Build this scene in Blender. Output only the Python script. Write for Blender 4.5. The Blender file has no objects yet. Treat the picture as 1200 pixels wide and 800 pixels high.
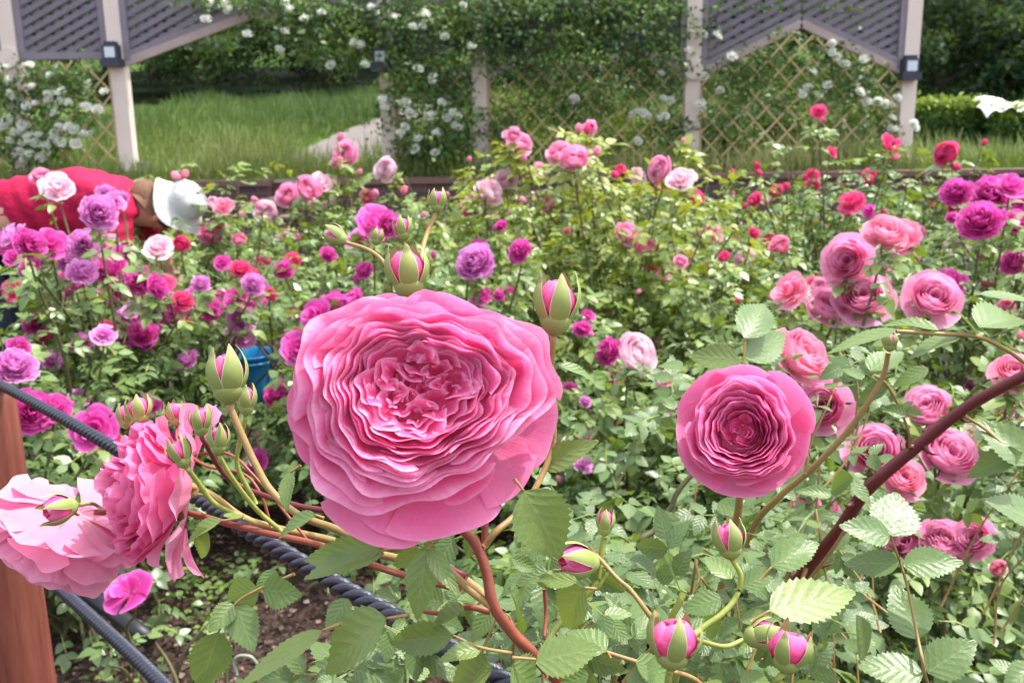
import bpy, bmesh, math, random
import numpy as np
from mathutils import Vector, Matrix
R_ = math.radians
PI = math.pi
random.seed(7)
rs = np.random.RandomState(11)
sc = bpy.context.scene
COL = sc.collection

# ------------------------------------------------------------------ camera frame
FPX = 1100.0
PITCH, ROLL = R_(12.8), R_(-0.86)
CAM = np.array([0.0, 0.0, 1.3])
fw = np.array([0, math.cos(PITCH), -math.sin(PITCH)])
r0 = np.array([1.0, 0, 0]); u0 = np.array([0, math.sin(PITCH), math.cos(PITCH)])
rt = r0*math.cos(ROLL) + u0*math.sin(ROLL)
up = -r0*math.sin(ROLL) + u0*math.cos(ROLL)

def ray(px, py):
    return fw + rt*((px-600)/FPX) - up*((py-400)/FPX)
def D(px, py, d):            # world point at depth d in front of the lens
    return CAM + ray(px, py)*d
def P(px, py, Y):            # world point at world distance Y
    v = ray(px, py); return CAM + v*(Y/v[1])
def nrm(v):
    v = np.asarray(v, float); return v/(np.linalg.norm(v, axis=-1, keepdims=True)+1e-9)

# ------------------------------------------------------------------ object helpers
def tag(o, label=None, cat=None, group=None, kind=None):
    if label: o['label'] = label
    if cat: o['category'] = cat
    if group: o['group'] = group
    if kind: o['kind'] = kind
    return o
def empty(name, loc=(0, 0, 0)):
    o = bpy.data.objects.new(name, None); COL.objects.link(o)
    o.location = [float(a) for a in loc]; o.empty_display_size = .05
    return o
bpy_W = {}
def link(name, me, mat=None, parent=None):
    """link a mesh whose vertices are in world coordinates"""
    if mat is not None:
        me.materials.clear(); me.materials.append(mat)
    o = bpy.data.objects.new(name, me); COL.objects.link(o)
    if parent is not None:
        o.parent = parent
        o.matrix_parent_inverse = wm(parent).inverted()
    return o
def wm(o):
    m = o.matrix_basis.copy()
    if o.parent is not None:
        m = wm(o.parent) @ o.matrix_parent_inverse @ m
    return m
def place(name, me, M, parent):
    """link a shared mesh with world matrix M below parent"""
    o = bpy.data.objects.new(name, me); COL.objects.link(o)
    if parent is not None:
        o.parent = parent
        o.matrix_parent_inverse = wm(parent).inverted()
    o.matrix_basis = M
    return o
def mesh_np(name, V, F, uv=None, tint=None, mat=None, smooth=True):
    V = np.asarray(V, np.float32); F = np.asarray(F, np.int32)
    me = bpy.data.meshes.new(name)
    n, k = F.shape
    me.vertices.add(len(V)); me.vertices.foreach_set('co', V.ravel())
    me.loops.add(n*k); me.loops.foreach_set('vertex_index', F.ravel())
    me.polygons.add(n)
    me.polygons.foreach_set('loop_start', np.arange(n, dtype=np.int32)*k)
    me.polygons.foreach_set('loop_total', np.full(n, k, np.int32))
    if uv is not None:
        l = me.uv_layers.new(name='UVMap'); l.data.foreach_set('uv', np.asarray(uv, np.float32)[F.ravel()].ravel())
    if tint is not None:
        a = me.attributes.new('tint', 'FLOAT', 'POINT'); a.data.foreach_set('value', np.asarray(tint, np.float32))
    me.update(calc_edges=True); me.validate()
    me.polygons.foreach_set('use_smooth', np.full(len(me.polygons), bool(smooth)))
    if mat: me.materials.append(mat)
    return me
class MB:
    def __init__(s): s.V = []; s.F = []; s.U = []; s.T = []; s.n = 0
    def add(s, V, F, uv=None, t=0.0):
        V = np.asarray(V, float)
        s.V.append(V); s.F.append(np.asarray(F)+s.n); s.n += len(V)
        s.U.append(np.zeros((len(V), 2)) if uv is None else uv)
        s.T.append(np.full(len(V), t) if np.isscalar(t) else t)
    def box(s, c, d, M=None):
        x, y, z = [a/2 for a in d]
        V = np.array([(-x,-y,-z),(x,-y,-z),(x,y,-z),(-x,y,-z),(-x,-y,z),(x,-y,z),(x,y,z),(-x,y,z)])
        if M is not None: V = V @ np.asarray(M).T
        s.add(V+np.array(c), [(0,3,2,1),(4,5,6,7),(0,1,5,4),(1,2,6,5),(2,3,7,6),(3,0,4,7)])
    def bar(s, a, b, w, t, n=(0, 1, 0)):
        a = np.array(a, float); b = np.array(b, float); d = b-a; L = np.linalg.norm(d)
        if L < 1e-4: return
        y = nrm(d); n = nrm(n); x = nrm(np.cross(y, n)); n = np.cross(x, y)
        s.box((a+b)/2, (w, L, t), np.stack([x, y, n], 1))
    def mesh(s, name, mat=None, smooth=True):
        return mesh_np(name, np.concatenate(s.V), np.concatenate(s.F), np.concatenate(s.U), np.concatenate(s.T), mat, smooth)
    def build(s, name, mat, parent=None, smooth=False):
        return link(name, s.mesh(name, mat, smooth), None, parent)
def grid_faces(nu, nv, wrap=False):
    f = []
    for i in range(nu if wrap else nu-1):
        for j in range(nv-1):
            a = i*nv+j; b = ((i+1) % nu)*nv+j
            f.append((a, b, b+1, a+1))
    return np.array(f)
def spline(pts, m=6):
    p = np.array(pts, float)
    if len(p) < 3:
        t = np.linspace(0, 1, m+1)[:, None]; return p[0]*(1-t)+p[1]*t
    q = np.vstack([2*p[0]-p[1], p, 2*p[-1]-p[-2]]); out = []
    for i in range(1, len(q)-2):
        for k in range(m):
            t = k/m; a, b, c, d = q[i-1], q[i], q[i+1], q[i+2]
            out.append(.5*((2*b)+(c-a)*t+(2*a-5*b+4*c-d)*t*t+(3*b-a-3*c+d)*t**3))
    out.append(p[-1]); return np.array(out)
def tube(B, pts, r_a, r_b=None, n=8, t=0.0, m=6, raw=False, taper=1.0):
    p = np.array(pts, float) if raw else spline(pts, m)
    r_b = r_a if r_b is None else r_b
    N = len(p); tan = nrm(np.gradient(p, axis=0))
    ref = np.array([0.3, 0.2, 0.93]); rr = np.linspace(0, 1, N)**taper
    x = nrm(np.cross(tan, ref)); y = np.cross(tan, x)
    a = np.linspace(0, 2*PI, n, endpoint=False)
    rad = (r_a+(r_b-r_a)*rr)
    V = (p[None, :, :] + (np.cos(a)[:, None, None]*x[None] + np.sin(a)[:, None, None]*y[None])*rad[None, :, None])
    uv = np.stack(np.meshgrid(np.linspace(0, 1, n), np.linspace(0, 1, N), indexing='ij'), -1).reshape(-1, 2)
    F = grid_faces(n, N, True)
    V = V.reshape(-1, 3); k = len(V)
    V = np.vstack([V, p[0], p[-1]]); uv = np.vstack([uv, [0, 0], [0, 1]])
    cap = [(k, ((i+1) % n)*N, i*N, i*N) for i in range(n)] + [(k+1, i*N+N-1, ((i+1) % n)*N+N-1, ((i+1) % n)*N+N-1) for i in range(n)]
    B.add(V, F, uv, t)
    # end caps as small cones of quads (kept degenerate free)
    off = B.n - len(V)
    for c, s0 in ((k, 0), (k+1, N-1)):
        for i in range(0, n, 2):
            q = (c, (i % n)*N+s0, ((i+1) % n)*N+s0, ((i+2) % n)*N+s0)
            B.F.append(np.array([q])+off)

# ------------------------------------------------------------------ materials
def newmat(name):
    m = bpy.data.materials.new(name); m.use_nodes = True
    nt = m.node_tree; nt.nodes.clear()
    out = nt.nodes.new('ShaderNodeOutputMaterial')
    return m, nt, out
class NT:
    def __init__(s, nt): s.nt = nt
    def n(s, typ, **k):
        nd = s.nt.nodes.new(typ)
        for a, b in k.items(): setattr(nd, a, b)
        return nd
    def l(s, a, b): s.nt.links.new(a, b)
    def math(s, op, a, b=None, c=None, clamp=False):
        nd = s.n('ShaderNodeMath', operation=op); nd.use_clamp = clamp
        for i, v in enumerate((a, b, c)):
            if v is None: continue
            if isinstance(v, (int, float)): nd.inputs[i].default_value = v
            else: s.l(v, nd.inputs[i])
        return nd.outputs[0]
    def ramp(s, fac, stops, interp='LINEAR'):
        nd = s.n('ShaderNodeValToRGB'); cr = nd.color_ramp; cr.interpolation = interp
        while len(cr.elements) < len(stops): cr.elements.new(.5)
        for e, (p, c) in zip(cr.elements, stops): e.position = p; e.color = (*c, 1)
        s.l(fac, nd.inputs[0]); return nd.outputs[0]
    def mix(s, fac, a, b, mode='MIX'):
        nd = s.n('ShaderNodeMix', data_type='RGBA', blend_type=mode)
        for i, v in ((0, fac), (6, a), (7, b)):
            if isinstance(v, (int, float)): nd.inputs[i].default_value = v
            elif isinstance(v, tuple): nd.inputs[i].default_value = (*v, 1)
            else: s.l(v, nd.inputs[i])
        return nd.outputs[2]
    def noise(s, scale, detail=3, vec=None, rough=.55):
        nd = s.n('ShaderNodeTexNoise'); nd.inputs['Scale'].default_value = scale; nd.inputs['Detail'].default_value = detail
        nd.inputs['Roughness'].default_value = rough
        if vec is not None: s.l(vec, nd.inputs['Vector'])
        return nd.outputs[0]
    def coord(s, which='Object'):
        return s.n('ShaderNodeTexCoord').outputs[which]
    def bump(s, h, strength=.3, dist=.01):
        nd = s.n('ShaderNodeBump'); nd.inputs['Strength'].default_value = strength; nd.inputs['Distance'].default_value = dist
        s.l(h, nd.inputs['Height']); return nd.outputs[0]
    def pbsdf(s, col, rough=.5, spec=.5, normal=None, **k):
        nd = s.n('ShaderNodeBsdfPrincipled')
        for key, v in (('Base Color', col), ('Roughness', rough), ('Specular IOR Level', spec)):
            if isinstance(v, tuple): nd.inputs[key].default_value = (*v, 1)
            elif isinstance(v, (int, float)): nd.inputs[key].default_value = v
            else: s.l(v, nd.inputs[key])
        if normal is not None: s.l(normal, nd.inputs['Normal'])
        for a, b in k.items(): nd.inputs[a].default_value = b
        return nd.outputs[0]

def simple(name, col, rough=.6, spec=.3, var=.25, scale=8, bump=.2, bdist=.004, bscale=None, **k):
    m, nt, out = newmat(name); N = NT(nt)
    co = N.coord(); nz = N.noise(scale, 4, co)
    c = N.mix(nz, tuple(a*(1-var) for a in col), tuple(min(1, a*(1+var)) for a in col))
    nb = N.bump(N.noise(bscale or scale*5, 4, co), bump, bdist)
    N.l(N.pbsdf(c, rough, spec, nb, **k), out.inputs[0]); return m

LEAF_STOPS = [(0, (.028, .075, .034)), (.3, (.07, .15, .042)), (.6, (.17, .285, .06)), (.85, (.34, .43, .07)), (1, (.5, .5, .07))]
def leaf_mat(name, veins=True, stops=LEAF_STOPS, rough=.34, trans=.3, spec=.6):
    m, nt, out = newmat(name); N = NT(nt)
    at = N.n('ShaderNodeAttribute', attribute_name='tint').outputs['Fac']
    geo = N.n('ShaderNodeNewGeometry')
    rnd = geo.outputs['Random Per Island']
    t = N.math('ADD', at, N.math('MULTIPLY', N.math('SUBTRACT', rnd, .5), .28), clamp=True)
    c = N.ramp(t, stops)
    nb = None; rr = rough
    if veins:
        uv = N.n('ShaderNodeTexCoord').outputs['UV']
        sp = N.n('ShaderNodeSeparateXYZ'); N.l(uv, sp.inputs[0])
        a = N.math('MULTIPLY', N.math('ABSOLUTE', N.math('SUBTRACT', sp.outputs[0], .5)), 2)
        ph = N.math('MULTIPLY', N.math('SUBTRACT', sp.outputs[1], N.math('MULTIPLY', N.math('POWER', a, .8), .28)), 2*PI*6.5)
        s = N.math('COSINE', ph)
        vm = N.math('MULTIPLY', N.math('POWER', N.math('MAXIMUM', s, 0), 14), N.math('SUBTRACT', 1, N.math('MULTIPLY', a, .6)))
        mid = N.math('LESS_THAN', a, .055)
        mk = N.math('MAXIMUM', N.math('MULTIPLY', vm, .3), N.math('MULTIPLY', mid, .7))
        co = N.coord(); nz = N.noise(55, 4, co)
        c = N.mix(N.math('MULTIPLY', nz, .6), c, (.06, .13, .045)); spot = N.math('GREATER_THAN', N.noise(95, 2, co), .73); c = N.mix(N.math('MULTIPLY', spot, .6), c, (.22, .15, .05))
        fresh = N.mix(.5, c, (.42, .5, .2))
        c = N.mix(mk, c, fresh)
        h = N.math('ADD', N.math('MULTIPLY', s, -.13), N.math('ADD', N.math('MULTIPLY', mk, -.5), N.math('MULTIPLY', N.noise(300, 3, co), .9)))
        nb = N.bump(h, .55, .001)
        rr = N.math('ADD', N.math('MULTIPLY', N.noise(70, 3, co), .3), rough-.12)
    back = N.mix(.5, c, (.18, .26, .10))
    cc = N.mix(geo.outputs['Backfacing'], c, back)
    b1 = N.pbsdf(cc, rr, spec, nb)
    tr = N.n('ShaderNodeBsdfTranslucent')
    tc = N.mix(1, cc, (1.0, .95, .3), 'MULTIPLY'); tc2 = N.mix(.45, tc, (.3, .42, .03)); N.l(tc2, tr.inputs[0])
    ms = N.n('ShaderNodeMixShader'); ms.inputs[0].default_value = trans
    N.l(b1, ms.inputs[1]); N.l(tr.outputs[0], ms.inputs[2]); N.l(ms.outputs[0], out.inputs[0])
    return m

def petal_mat(name, deep, mid, edge, backc, trans=.42, rough=.55, yellow=None):
    m, nt, out = newmat(name); N = NT(nt)
    uv = N.n('ShaderNodeTexCoord').outputs['UV']
    sp = N.n('ShaderNodeSeparateXYZ'); N.l(uv, sp.inputs[0])
    geo = N.n('ShaderNodeNewGeometry')
    st = N.n('ShaderNodeCombineXYZ'); N.l(N.math('MULTIPLY', sp.outputs[0], 34), st.inputs[0]); N.l(N.math('MULTIPLY', sp.outputs[1], 3), st.inputs[1])
    N.l(N.math('MULTIPLY', geo.outputs['Random Per Island'], 30), st.inputs[2])
    streak = N.noise(1, 3, st.outputs[0])
    at = N.n('ShaderNodeAttribute', attribute_name='tint').outputs['Fac']
    v = N.math('ADD', sp.outputs[1], N.math('MULTIPLY', N.math('SUBTRACT', streak, .5), .22))
    stops = [(0, yellow or deep), (.30, deep), (.74, mid), (.90, tuple(.6*a+.4*b for a, b in zip(mid, edge))), (.985, edge)]
    c = N.ramp(v, stops)
    c = N.mix(at, c, backc)                       # outer petals are paler
    c = N.mix(N.math('MULTIPLY', geo.outputs['Random Per Island'], .3), c, tuple(a*.8 for a in mid))
    co = N.coord(); blot = N.noise(26, 3, co)
    c = N.mix(N.math('MULTIPLY', blot, .3), c, edge)
    cc = N.mix(N.math('MULTIPLY', geo.outputs['Backfacing'], .55), c, backc)
    nb = N.bump(N.math('ADD', streak, N.math('MULTIPLY', N.noise(260, 3, co), .5)), .35, .0012)
    b1 = N.pbsdf(cc, rough, .35, nb)
    tr = N.n('ShaderNodeBsdfTranslucent'); N.l(N.mix(.25, cc, mid), tr.inputs[0])
    ms = N.n('ShaderNodeMixShader'); ms.inputs[0].default_value = trans
    N.l(b1, ms.inputs[1]); N.l(tr.outputs[0], ms.inputs[2]); N.l(ms.outputs[0], out.inputs[0])
    return m

M = {}
M['leaf_near'] = leaf_mat('leaf_near', True)
M['leaf_mid'] = leaf_mat('leaf_mid', False, rough=.34)
M['leaf_far'] = leaf_mat('leaf_far', False, [(0, (.022, .06, .028)), (.35, (.06, .125, .04)), (.65, (.15, .25, .06)), (1, (.36, .46, .09))], .45, .25, .3)
M['tree_leaf'] = leaf_mat('tree_leaf', False, [(0, (.014, .030, .022)), (.4, (.032, .066, .034)), (.7, (.075, .13, .045)), (1, (.17, .24, .07))], .6, .2, .15)  # greens lifted so the colour itself stands in for distant haze
M['grass'] = leaf_mat('grass', False, [(0, (.04, .08, .022)), (.4, (.10, .165, .04)), (.75, (.22, .27, .08)), (1, (.46, .44, .2))], .55, .3, .2)
M['pink'] = petal_mat('petal_pink', (.90, .008, .17), (.96, .085, .38), (1.0, .60, .82), (.97, .24, .50))
M['pink2'] = petal_mat('petal_deep_pink', (.86, .010, .13), (.95, .08, .39), (1., .52, .78), (.97, .32, .58))
M['blush'] = petal_mat('petal_blush', (.9, .08, .34), (.95, .26, .50), (.97, .54, .73), (.95, .42, .60), yellow=(.9, .62, .3))
M['p'] = petal_mat('petal_soft_pink', (.9, .07, .32), (.95, .24, .52), (.99, .66, .82), (.96, .46, .66))
M['w2'] = petal_mat('petal_pale_pink', (.85, .25, .42), (.93, .52, .66), (.97, .85, .9), (.95, .74, .82))
M['m'] = petal_mat('petal_magenta', (.60, .006, .24), (.76, .03, .41), (.88, .26, .64), (.78, .12, .50))
M['l'] = petal_mat('petal_lilac', (.58, .05, .38), (.76, .18, .60), (.9, .52, .84), (.84, .40, .74))
M['h'] = petal_mat('petal_crimson', (.62, .005, .09), (.84, .03, .22), (.93, .25, .45), (.86, .09, .30))
M['s'] = petal_mat('petal_coral', (.94, .07, .22), (.97, .25, .44), (.99, .60, .72), (.97, .40, .56), yellow=(.9, .55, .15))
M['w'] = petal_mat('petal_white', (.8, .82, .62), (.93, .93, .85), (.97, .97, .94), (.95, .95, .9), trans=.5)
M['stem_g'] = simple('stem_green', (.30, .34, .07), .45, .4, .3, 30)
M['stem_o'] = simple('stem_olive', (.34, .22, .08), .45, .4, .35, 25)
M['stem_r'] = simple('stem_red', (.28, .075, .045), .45, .4, .35, 25)
M['cane_d'] = simple('cane_dark_red', (.13, .018, .022), .4, .5, .35, 30)
M['cane'] = simple('cane_brown_green', (.11, .10, .045), .6, .3, .4, 18)
def sepal_mat():
    m, nt, out = newmat('sepal'); N = NT(nt)
    uv = N.n('ShaderNodeTexCoord').outputs['UV']; sp = N.n('ShaderNodeSeparateXYZ'); N.l(uv, sp.inputs[0])
    a = N.math('MULTIPLY', N.math('ABSOLUTE', N.math('SUBTRACT', sp.outputs[0], .5)), 2)
    co = N.coord(); nz = N.noise(90, 4, co)
    c = N.mix(nz, (.17, .25, .05), (.36, .42, .13))
    c = N.mix(N.math('MULTIPLY', N.math('POWER', sp.outputs[1], 3), .35), c, (.5, .25, .2))
    c = N.mix(N.math('GREATER_THAN', a, .93), c, (.60, .58, .40))
    N.l(N.pbsdf(c, .5, .35, N.bump(nz, .2, .001)), out.inputs[0]); return m
M['sepal'] = sepal_mat()

# ------------------------------------------------------------------ leaves
def leaf_template(ns, nc, teeth=0.0, fold=.16, droop=.18, tip=1.0):
    """flat leaf, base at origin, length 1 along y, half width .5 at its widest; columns across"""
    t = np.linspace(0, 1, ns); s = np.linspace(-1, 1, nc)
    w = np.sin(PI*np.clip(t, 0, 1)**.78)**.75 * (1-.32*t**2)
    w[0] = .02; w[-1] = .01
    V = np.zeros((nc, ns, 3)); uv = np.zeros((nc, ns, 2))
    for j, a in enumerate(s):
        for i in range(ns):
            wi = w[i]*.5; y = t[i]
            if teeth and abs(a) == 1 and 0 < i < ns-1:
                if i % 2: wi *= 1+teeth; y += .018
                else: wi *= 1-teeth*.5
            V[j, i] = (a*wi, y, fold*abs(a)*wi*2*.5 - droop*t[i]**2 + .012*math.sin(t[i]*9+a*3)*abs(a))
            uv[j, i] = ((a+1)/2, t[i])
    return V.reshape(-1, 3), grid_faces(nc, ns)[:, ::-1], uv.reshape(-1, 2)
T_HI = leaf_template(27, 5, .10)
T_MH = leaf_template(13, 3, .12)
T_MID = leaf_template(5, 3)
T_LO = (np.array([(0, 0, 0), (.5, .45, .08), (0, 1, -.12), (-.5, .45, .08)], float), np.array([(0, 1, 2, 3)]), np.array([(.5, 0), (1, .45), (.5, 1), (0, .45)], float))

def leaf_arrays(T, pos, dr, nm, ln, wr, tint, curl=None):
    V, F, uv = T; N = len(pos)
    dr = nrm(dr); x = nrm(np.cross(dr, nm)); z = np.cross(x, dr)
    ln = np.broadcast_to(np.asarray(ln, float), (N,)); wr = np.broadcast_to(np.asarray(wr, float), (N,))
    if curl is None: curl = np.ones(N)
    W = (V[None, :, 0, None]*(wr*ln)[:, None, None]*x[:, None, :] + V[None, :, 1, None]*ln[:, None, None]*dr[:, None, :]
         + V[None, :, 2, None]*(ln*curl)[:, None, None]*z[:, None, :]) + pos[:, None, :]
    k = len(V)
    FF = (F[None]+(np.arange(N)*k)[:, None, None]).reshape(-1, F.shape[1])
    return W.reshape(-1, 3), FF, np.tile(uv, (N, 1)), np.repeat(np.broadcast_to(tint, (N,)), k)

def compound(pos, dr, nm, ln, tint, rng, T, B, five=True, strip=True):
    """compound rose leaves: rachis + 5 (or 3) leaflets"""
    N = len(pos); dr = nrm(dr); side = nrm(np.cross(dr, nm)); nm = np.cross(side, dr)
    ln = np.broadcast_to(ln, (N,)); L = ln[:, None]
    spec = [(1.5, 0, 1.0), (1.25, 1, .88), (1.25, -1, .88)] + ([(.6, 1, .72), (.6, -1, .72)] if five else [])
    for a, sd, s in spec:
        p = pos + dr*L*a + nm*L*(-.12*a*a)
        d = dr if sd == 0 else nrm(side*sd*.85 + dr*.5)
        d = nrm(d + rng.normal(0, .16, (N, 3)) + np.array([0, 0, -.15]))
        n2 = nrm(nm + rng.normal(0, .22, (N, 3)))
        B.add(*leaf_arrays(T, p, d, n2, ln*s*rng.uniform(.85, 1.1, N), rng.uniform(.55, .72, N), tint+rng.normal(0, .05, N), rng.uniform(-.3, 1.5, N)))
    if strip:
        q = leaf_arrays(T_LO, pos, nrm(dr-nm*.1), nm, ln*1.6, .05, tint*0+.75)
        B.add(*q)

# ------------------------------------------------------------------ rose blooms
def wob(U, rng, n=4, f0=1.5, f1=9):
    o = 0
    for i in range(n):
        f = rng.uniform(f0, f1); o = o + np.sin(f*U+rng.uniform(0, 6.28))*(2.2/(1+f*.45))
    return o/n*1.6
def petal(B, rng, c=(0, 0), r=1., phi=0., span=.6, zr=0., zb=-.5, rb=.04, curl=0., ruf=.03, nu=14, nv=9, tip=.12, cup=1.5, flat=2., t=0., notch=0., f1=9):
    u = np.linspace(-1, 1, nu); v = np.linspace(0, 1, nv); U, W = np.meshgrid(u, v, indexing='ij')
    edge = 1-tip*np.abs(U)**2.6 - notch*np.exp(-(U/.16)**2)
    We = W*edge
    ang = phi + U*span*(.3+.7*W**.55)
    rad = rb+(r-rb)*(1-(1-We)**flat)
    z = zb+(zr-zb)*We**cup
    k = np.clip((W-.7)/.3, 0, 1)**2
    rad = rad+curl*k; z = z-curl*.55*k
    w1 = wob(U, rng, 4, 1.5, f1); w2 = wob(U, rng, 4, 1.5, f1)
    rad = rad+ruf*w1*W**1.6; z = z+ruf*1.1*w2*W**1.6
    ang = ang+ruf*.6*wob(U+W*.3, rng)*W**2
    X = c[0]+rad*np.cos(ang); Y = c[1]+rad*np.sin(ang)
    V = np.stack([X, Y, z], -1).reshape(-1, 3)
    uv = np.stack([(U+1)/2, W], -1).reshape(-1, 2)
    B.add(V, grid_faces(nu, nv)[:, ::-1], uv, t)

def warp(B, k=1.0, ph=0.0):
    for i, V in enumerate(B.V):
        th = np.arctan2(V[:, 1], V[:, 0]); r = np.hypot(V[:, 0], V[:, 1])
        f = 1+k*(.035*np.sin(3*th+1+ph)+.028*np.sin(7*th+9*r+ph)*np.clip(r, 0, 1)+.018*np.sin(13*th-11*r))
        V[:, 0] *= f; V[:, 1] *= f; V[:, 2] += k*(.035*np.sin(5*th+6*r+ph)+.022*np.sin(11*th-15*r))*np.clip(r*1.5, 0, 1)
    return B
def rosette_main(rng):
    """old-fashioned quartered centre surrounded by crowded ruffled rows"""
    B = MB()
    cl = [(2.45, .22, .27), (.85, .24, .28), (3.75, .22, .26), (5.55, .23, .28), (4.7, .25, .22), (1.6, .27, .22), (.1, .26, .22), (3.1, .28, .2)]
    for ph, q, rm in cl:
        cx, cy = q*math.cos(ph), q*math.sin(ph)+.03
        for j in range(5):                       # folds opening towards the middle
            rr = rm*(.2+.8*j/4.); rc = q+rr; zt = .03+.24*rc+rng.normal(0, .035)
            petal(B, rng, (cx+rng.normal(0, .015), cy+rng.normal(0, .015)), rr, ph+rng.normal(0, .35), 1.05+rng.uniform(-.2, .45), zt, zt-.17, rr*.25, .02, .03, 22, 8, .16, 1.0, 1.5, t=.04*rng.rand(), f1=9)
        for j in range(3):                       # folds closing them on the inner side
            rr = .05+.045*j; zt = .05+rng.normal(0, .03)
            petal(B, rng, (cx*.9+rng.normal(0, .015), cy*.9+rng.normal(0, .015)), rr, ph+PI+rng.normal(0, .5), 1.0+rng.uniform(-.2, .3), zt, zt-.14, rr*.2, .02, .03, 18, 8, .2, 1.0, 1.5, t=.25*rng.rand(), f1=8)
    for j in range(9):
        a = rng.uniform(0, 6.28); q = rng.uniform(0, .10)
        petal(B, rng, (q*math.cos(a), .03+q*math.sin(a)), rng.uniform(.05, .13), rng.uniform(0, 6.28), 1.0, .03+rng.normal(0, .03), -.12, .01, -.01, .03, 14, 7, .25, .9, 1.6, t=.45, f1=8)
    a = np.linspace(0, 2*PI, 25)[:-1]
    B.add([(q*math.cos(x), q*math.sin(x), -.13-.1*q) for x in a for q in (.005, .25, .5)], grid_faces(24, 3, True), np.full((72, 2), .12), 0)
    rows = [(.45, 5, .19), (.495, 6, .205), (.54, 6, .215), (.585, 6, .215), (.63, 7, .21), (.675, 7, .20), (.72, 7, .18), (.765, 7, .155), (.82, 6, .12), (.88, 5, .06), (.95, 5, -.03)]
    for i, (r, n, z) in enumerate(rows):
        o = rng.uniform(0, 6.28); f = i/10.
        for k in range(n):
            rr = r*(1+rng.normal(0, .022+.02*f)); zt = z+rng.normal(0, .03)
            petal(B, rng, (rng.normal(0, .015), rng.normal(0, .015)), rr, o+k*2*PI/n+rng.normal(0, .2), PI/n*rng.uniform(1.2, 1.8), zt, zt-.30, r*.55, .012+.06*f**2, .031-.010*f**3, 28, 9, .10+.08*f, 1.4-.1*f, 2.5-.8*f, t=.02+.30*f*f+.12*rng.rand()*f, notch=rng.choice([0, .03, .06]), f1=12)
    warp(B, 1.35)
    for V in B.V: r_ = np.hypot(V[:, 0], V[:, 1]); th_ = np.arctan2(V[:, 1], V[:, 0]); f_ = 1+(.045*np.sin(2*th_+.6)+.035*np.cos(3*th_-.4)-.09*np.exp(-((th_-1.75)/.16)**2))*np.clip(r_, 0, 1)**2; V[:, 0] *= f_; V[:, 1] *= f_; V[:, 1] = V[:, 1]*.84+.055; V[:, 0] *= 1.01; V[:, 2] += .13*np.clip(r_-.3, 0, .45)-.05
    return B
def rosette_round(rng, nrow=11, r1=.76):
    """cupped bloom with a twisted centre"""
    B = MB()
    for j in range(13):
        a = rng.uniform(0, 6.28); q = rng.uniform(0, .16)
        petal(B, rng, (q*math.cos(a), q*math.sin(a)), rng.uniform(.07, .2), a+rng.normal(0, .9), 1.1, -.04+rng.normal(0, .035)+.3*q, -.22, .01, -.02, .02, 14, 7, .25, .9, 1.5, t=.02, f1=8)
    a = np.linspace(0, 2*PI, 25)[:-1]
    B.add([(q*math.cos(x), q*math.sin(x), -.24-.1*q) for x in a for q in (.005, .2, .4)], grid_faces(24, 3, True), np.full((72, 2), .12), 0)
    for i in range(nrow):
        f = i/(nrow-1.); r = .22+(r1-.22)*f**.92; n = 4+i//3; o = i*1.3+rng.uniform(0, 1.5)
        for k in range(n):
            petal(B, rng, (rng.normal(0, .03), rng.normal(0, .03)), r*(1+rng.normal(0, .035)), o+k*2*PI/n+rng.normal(0, .15), PI/n*rng.uniform(1.15, 1.6), -.02+.20*math.sin(f*2.3)+rng.normal(0, .02), -.45, r*.62, .0+.05*f, .018, 18, 8, .14, 1.1, 1.8, t=.0+.22*f, f1=9)
    return warp(B, 1.0, 2.)
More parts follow.
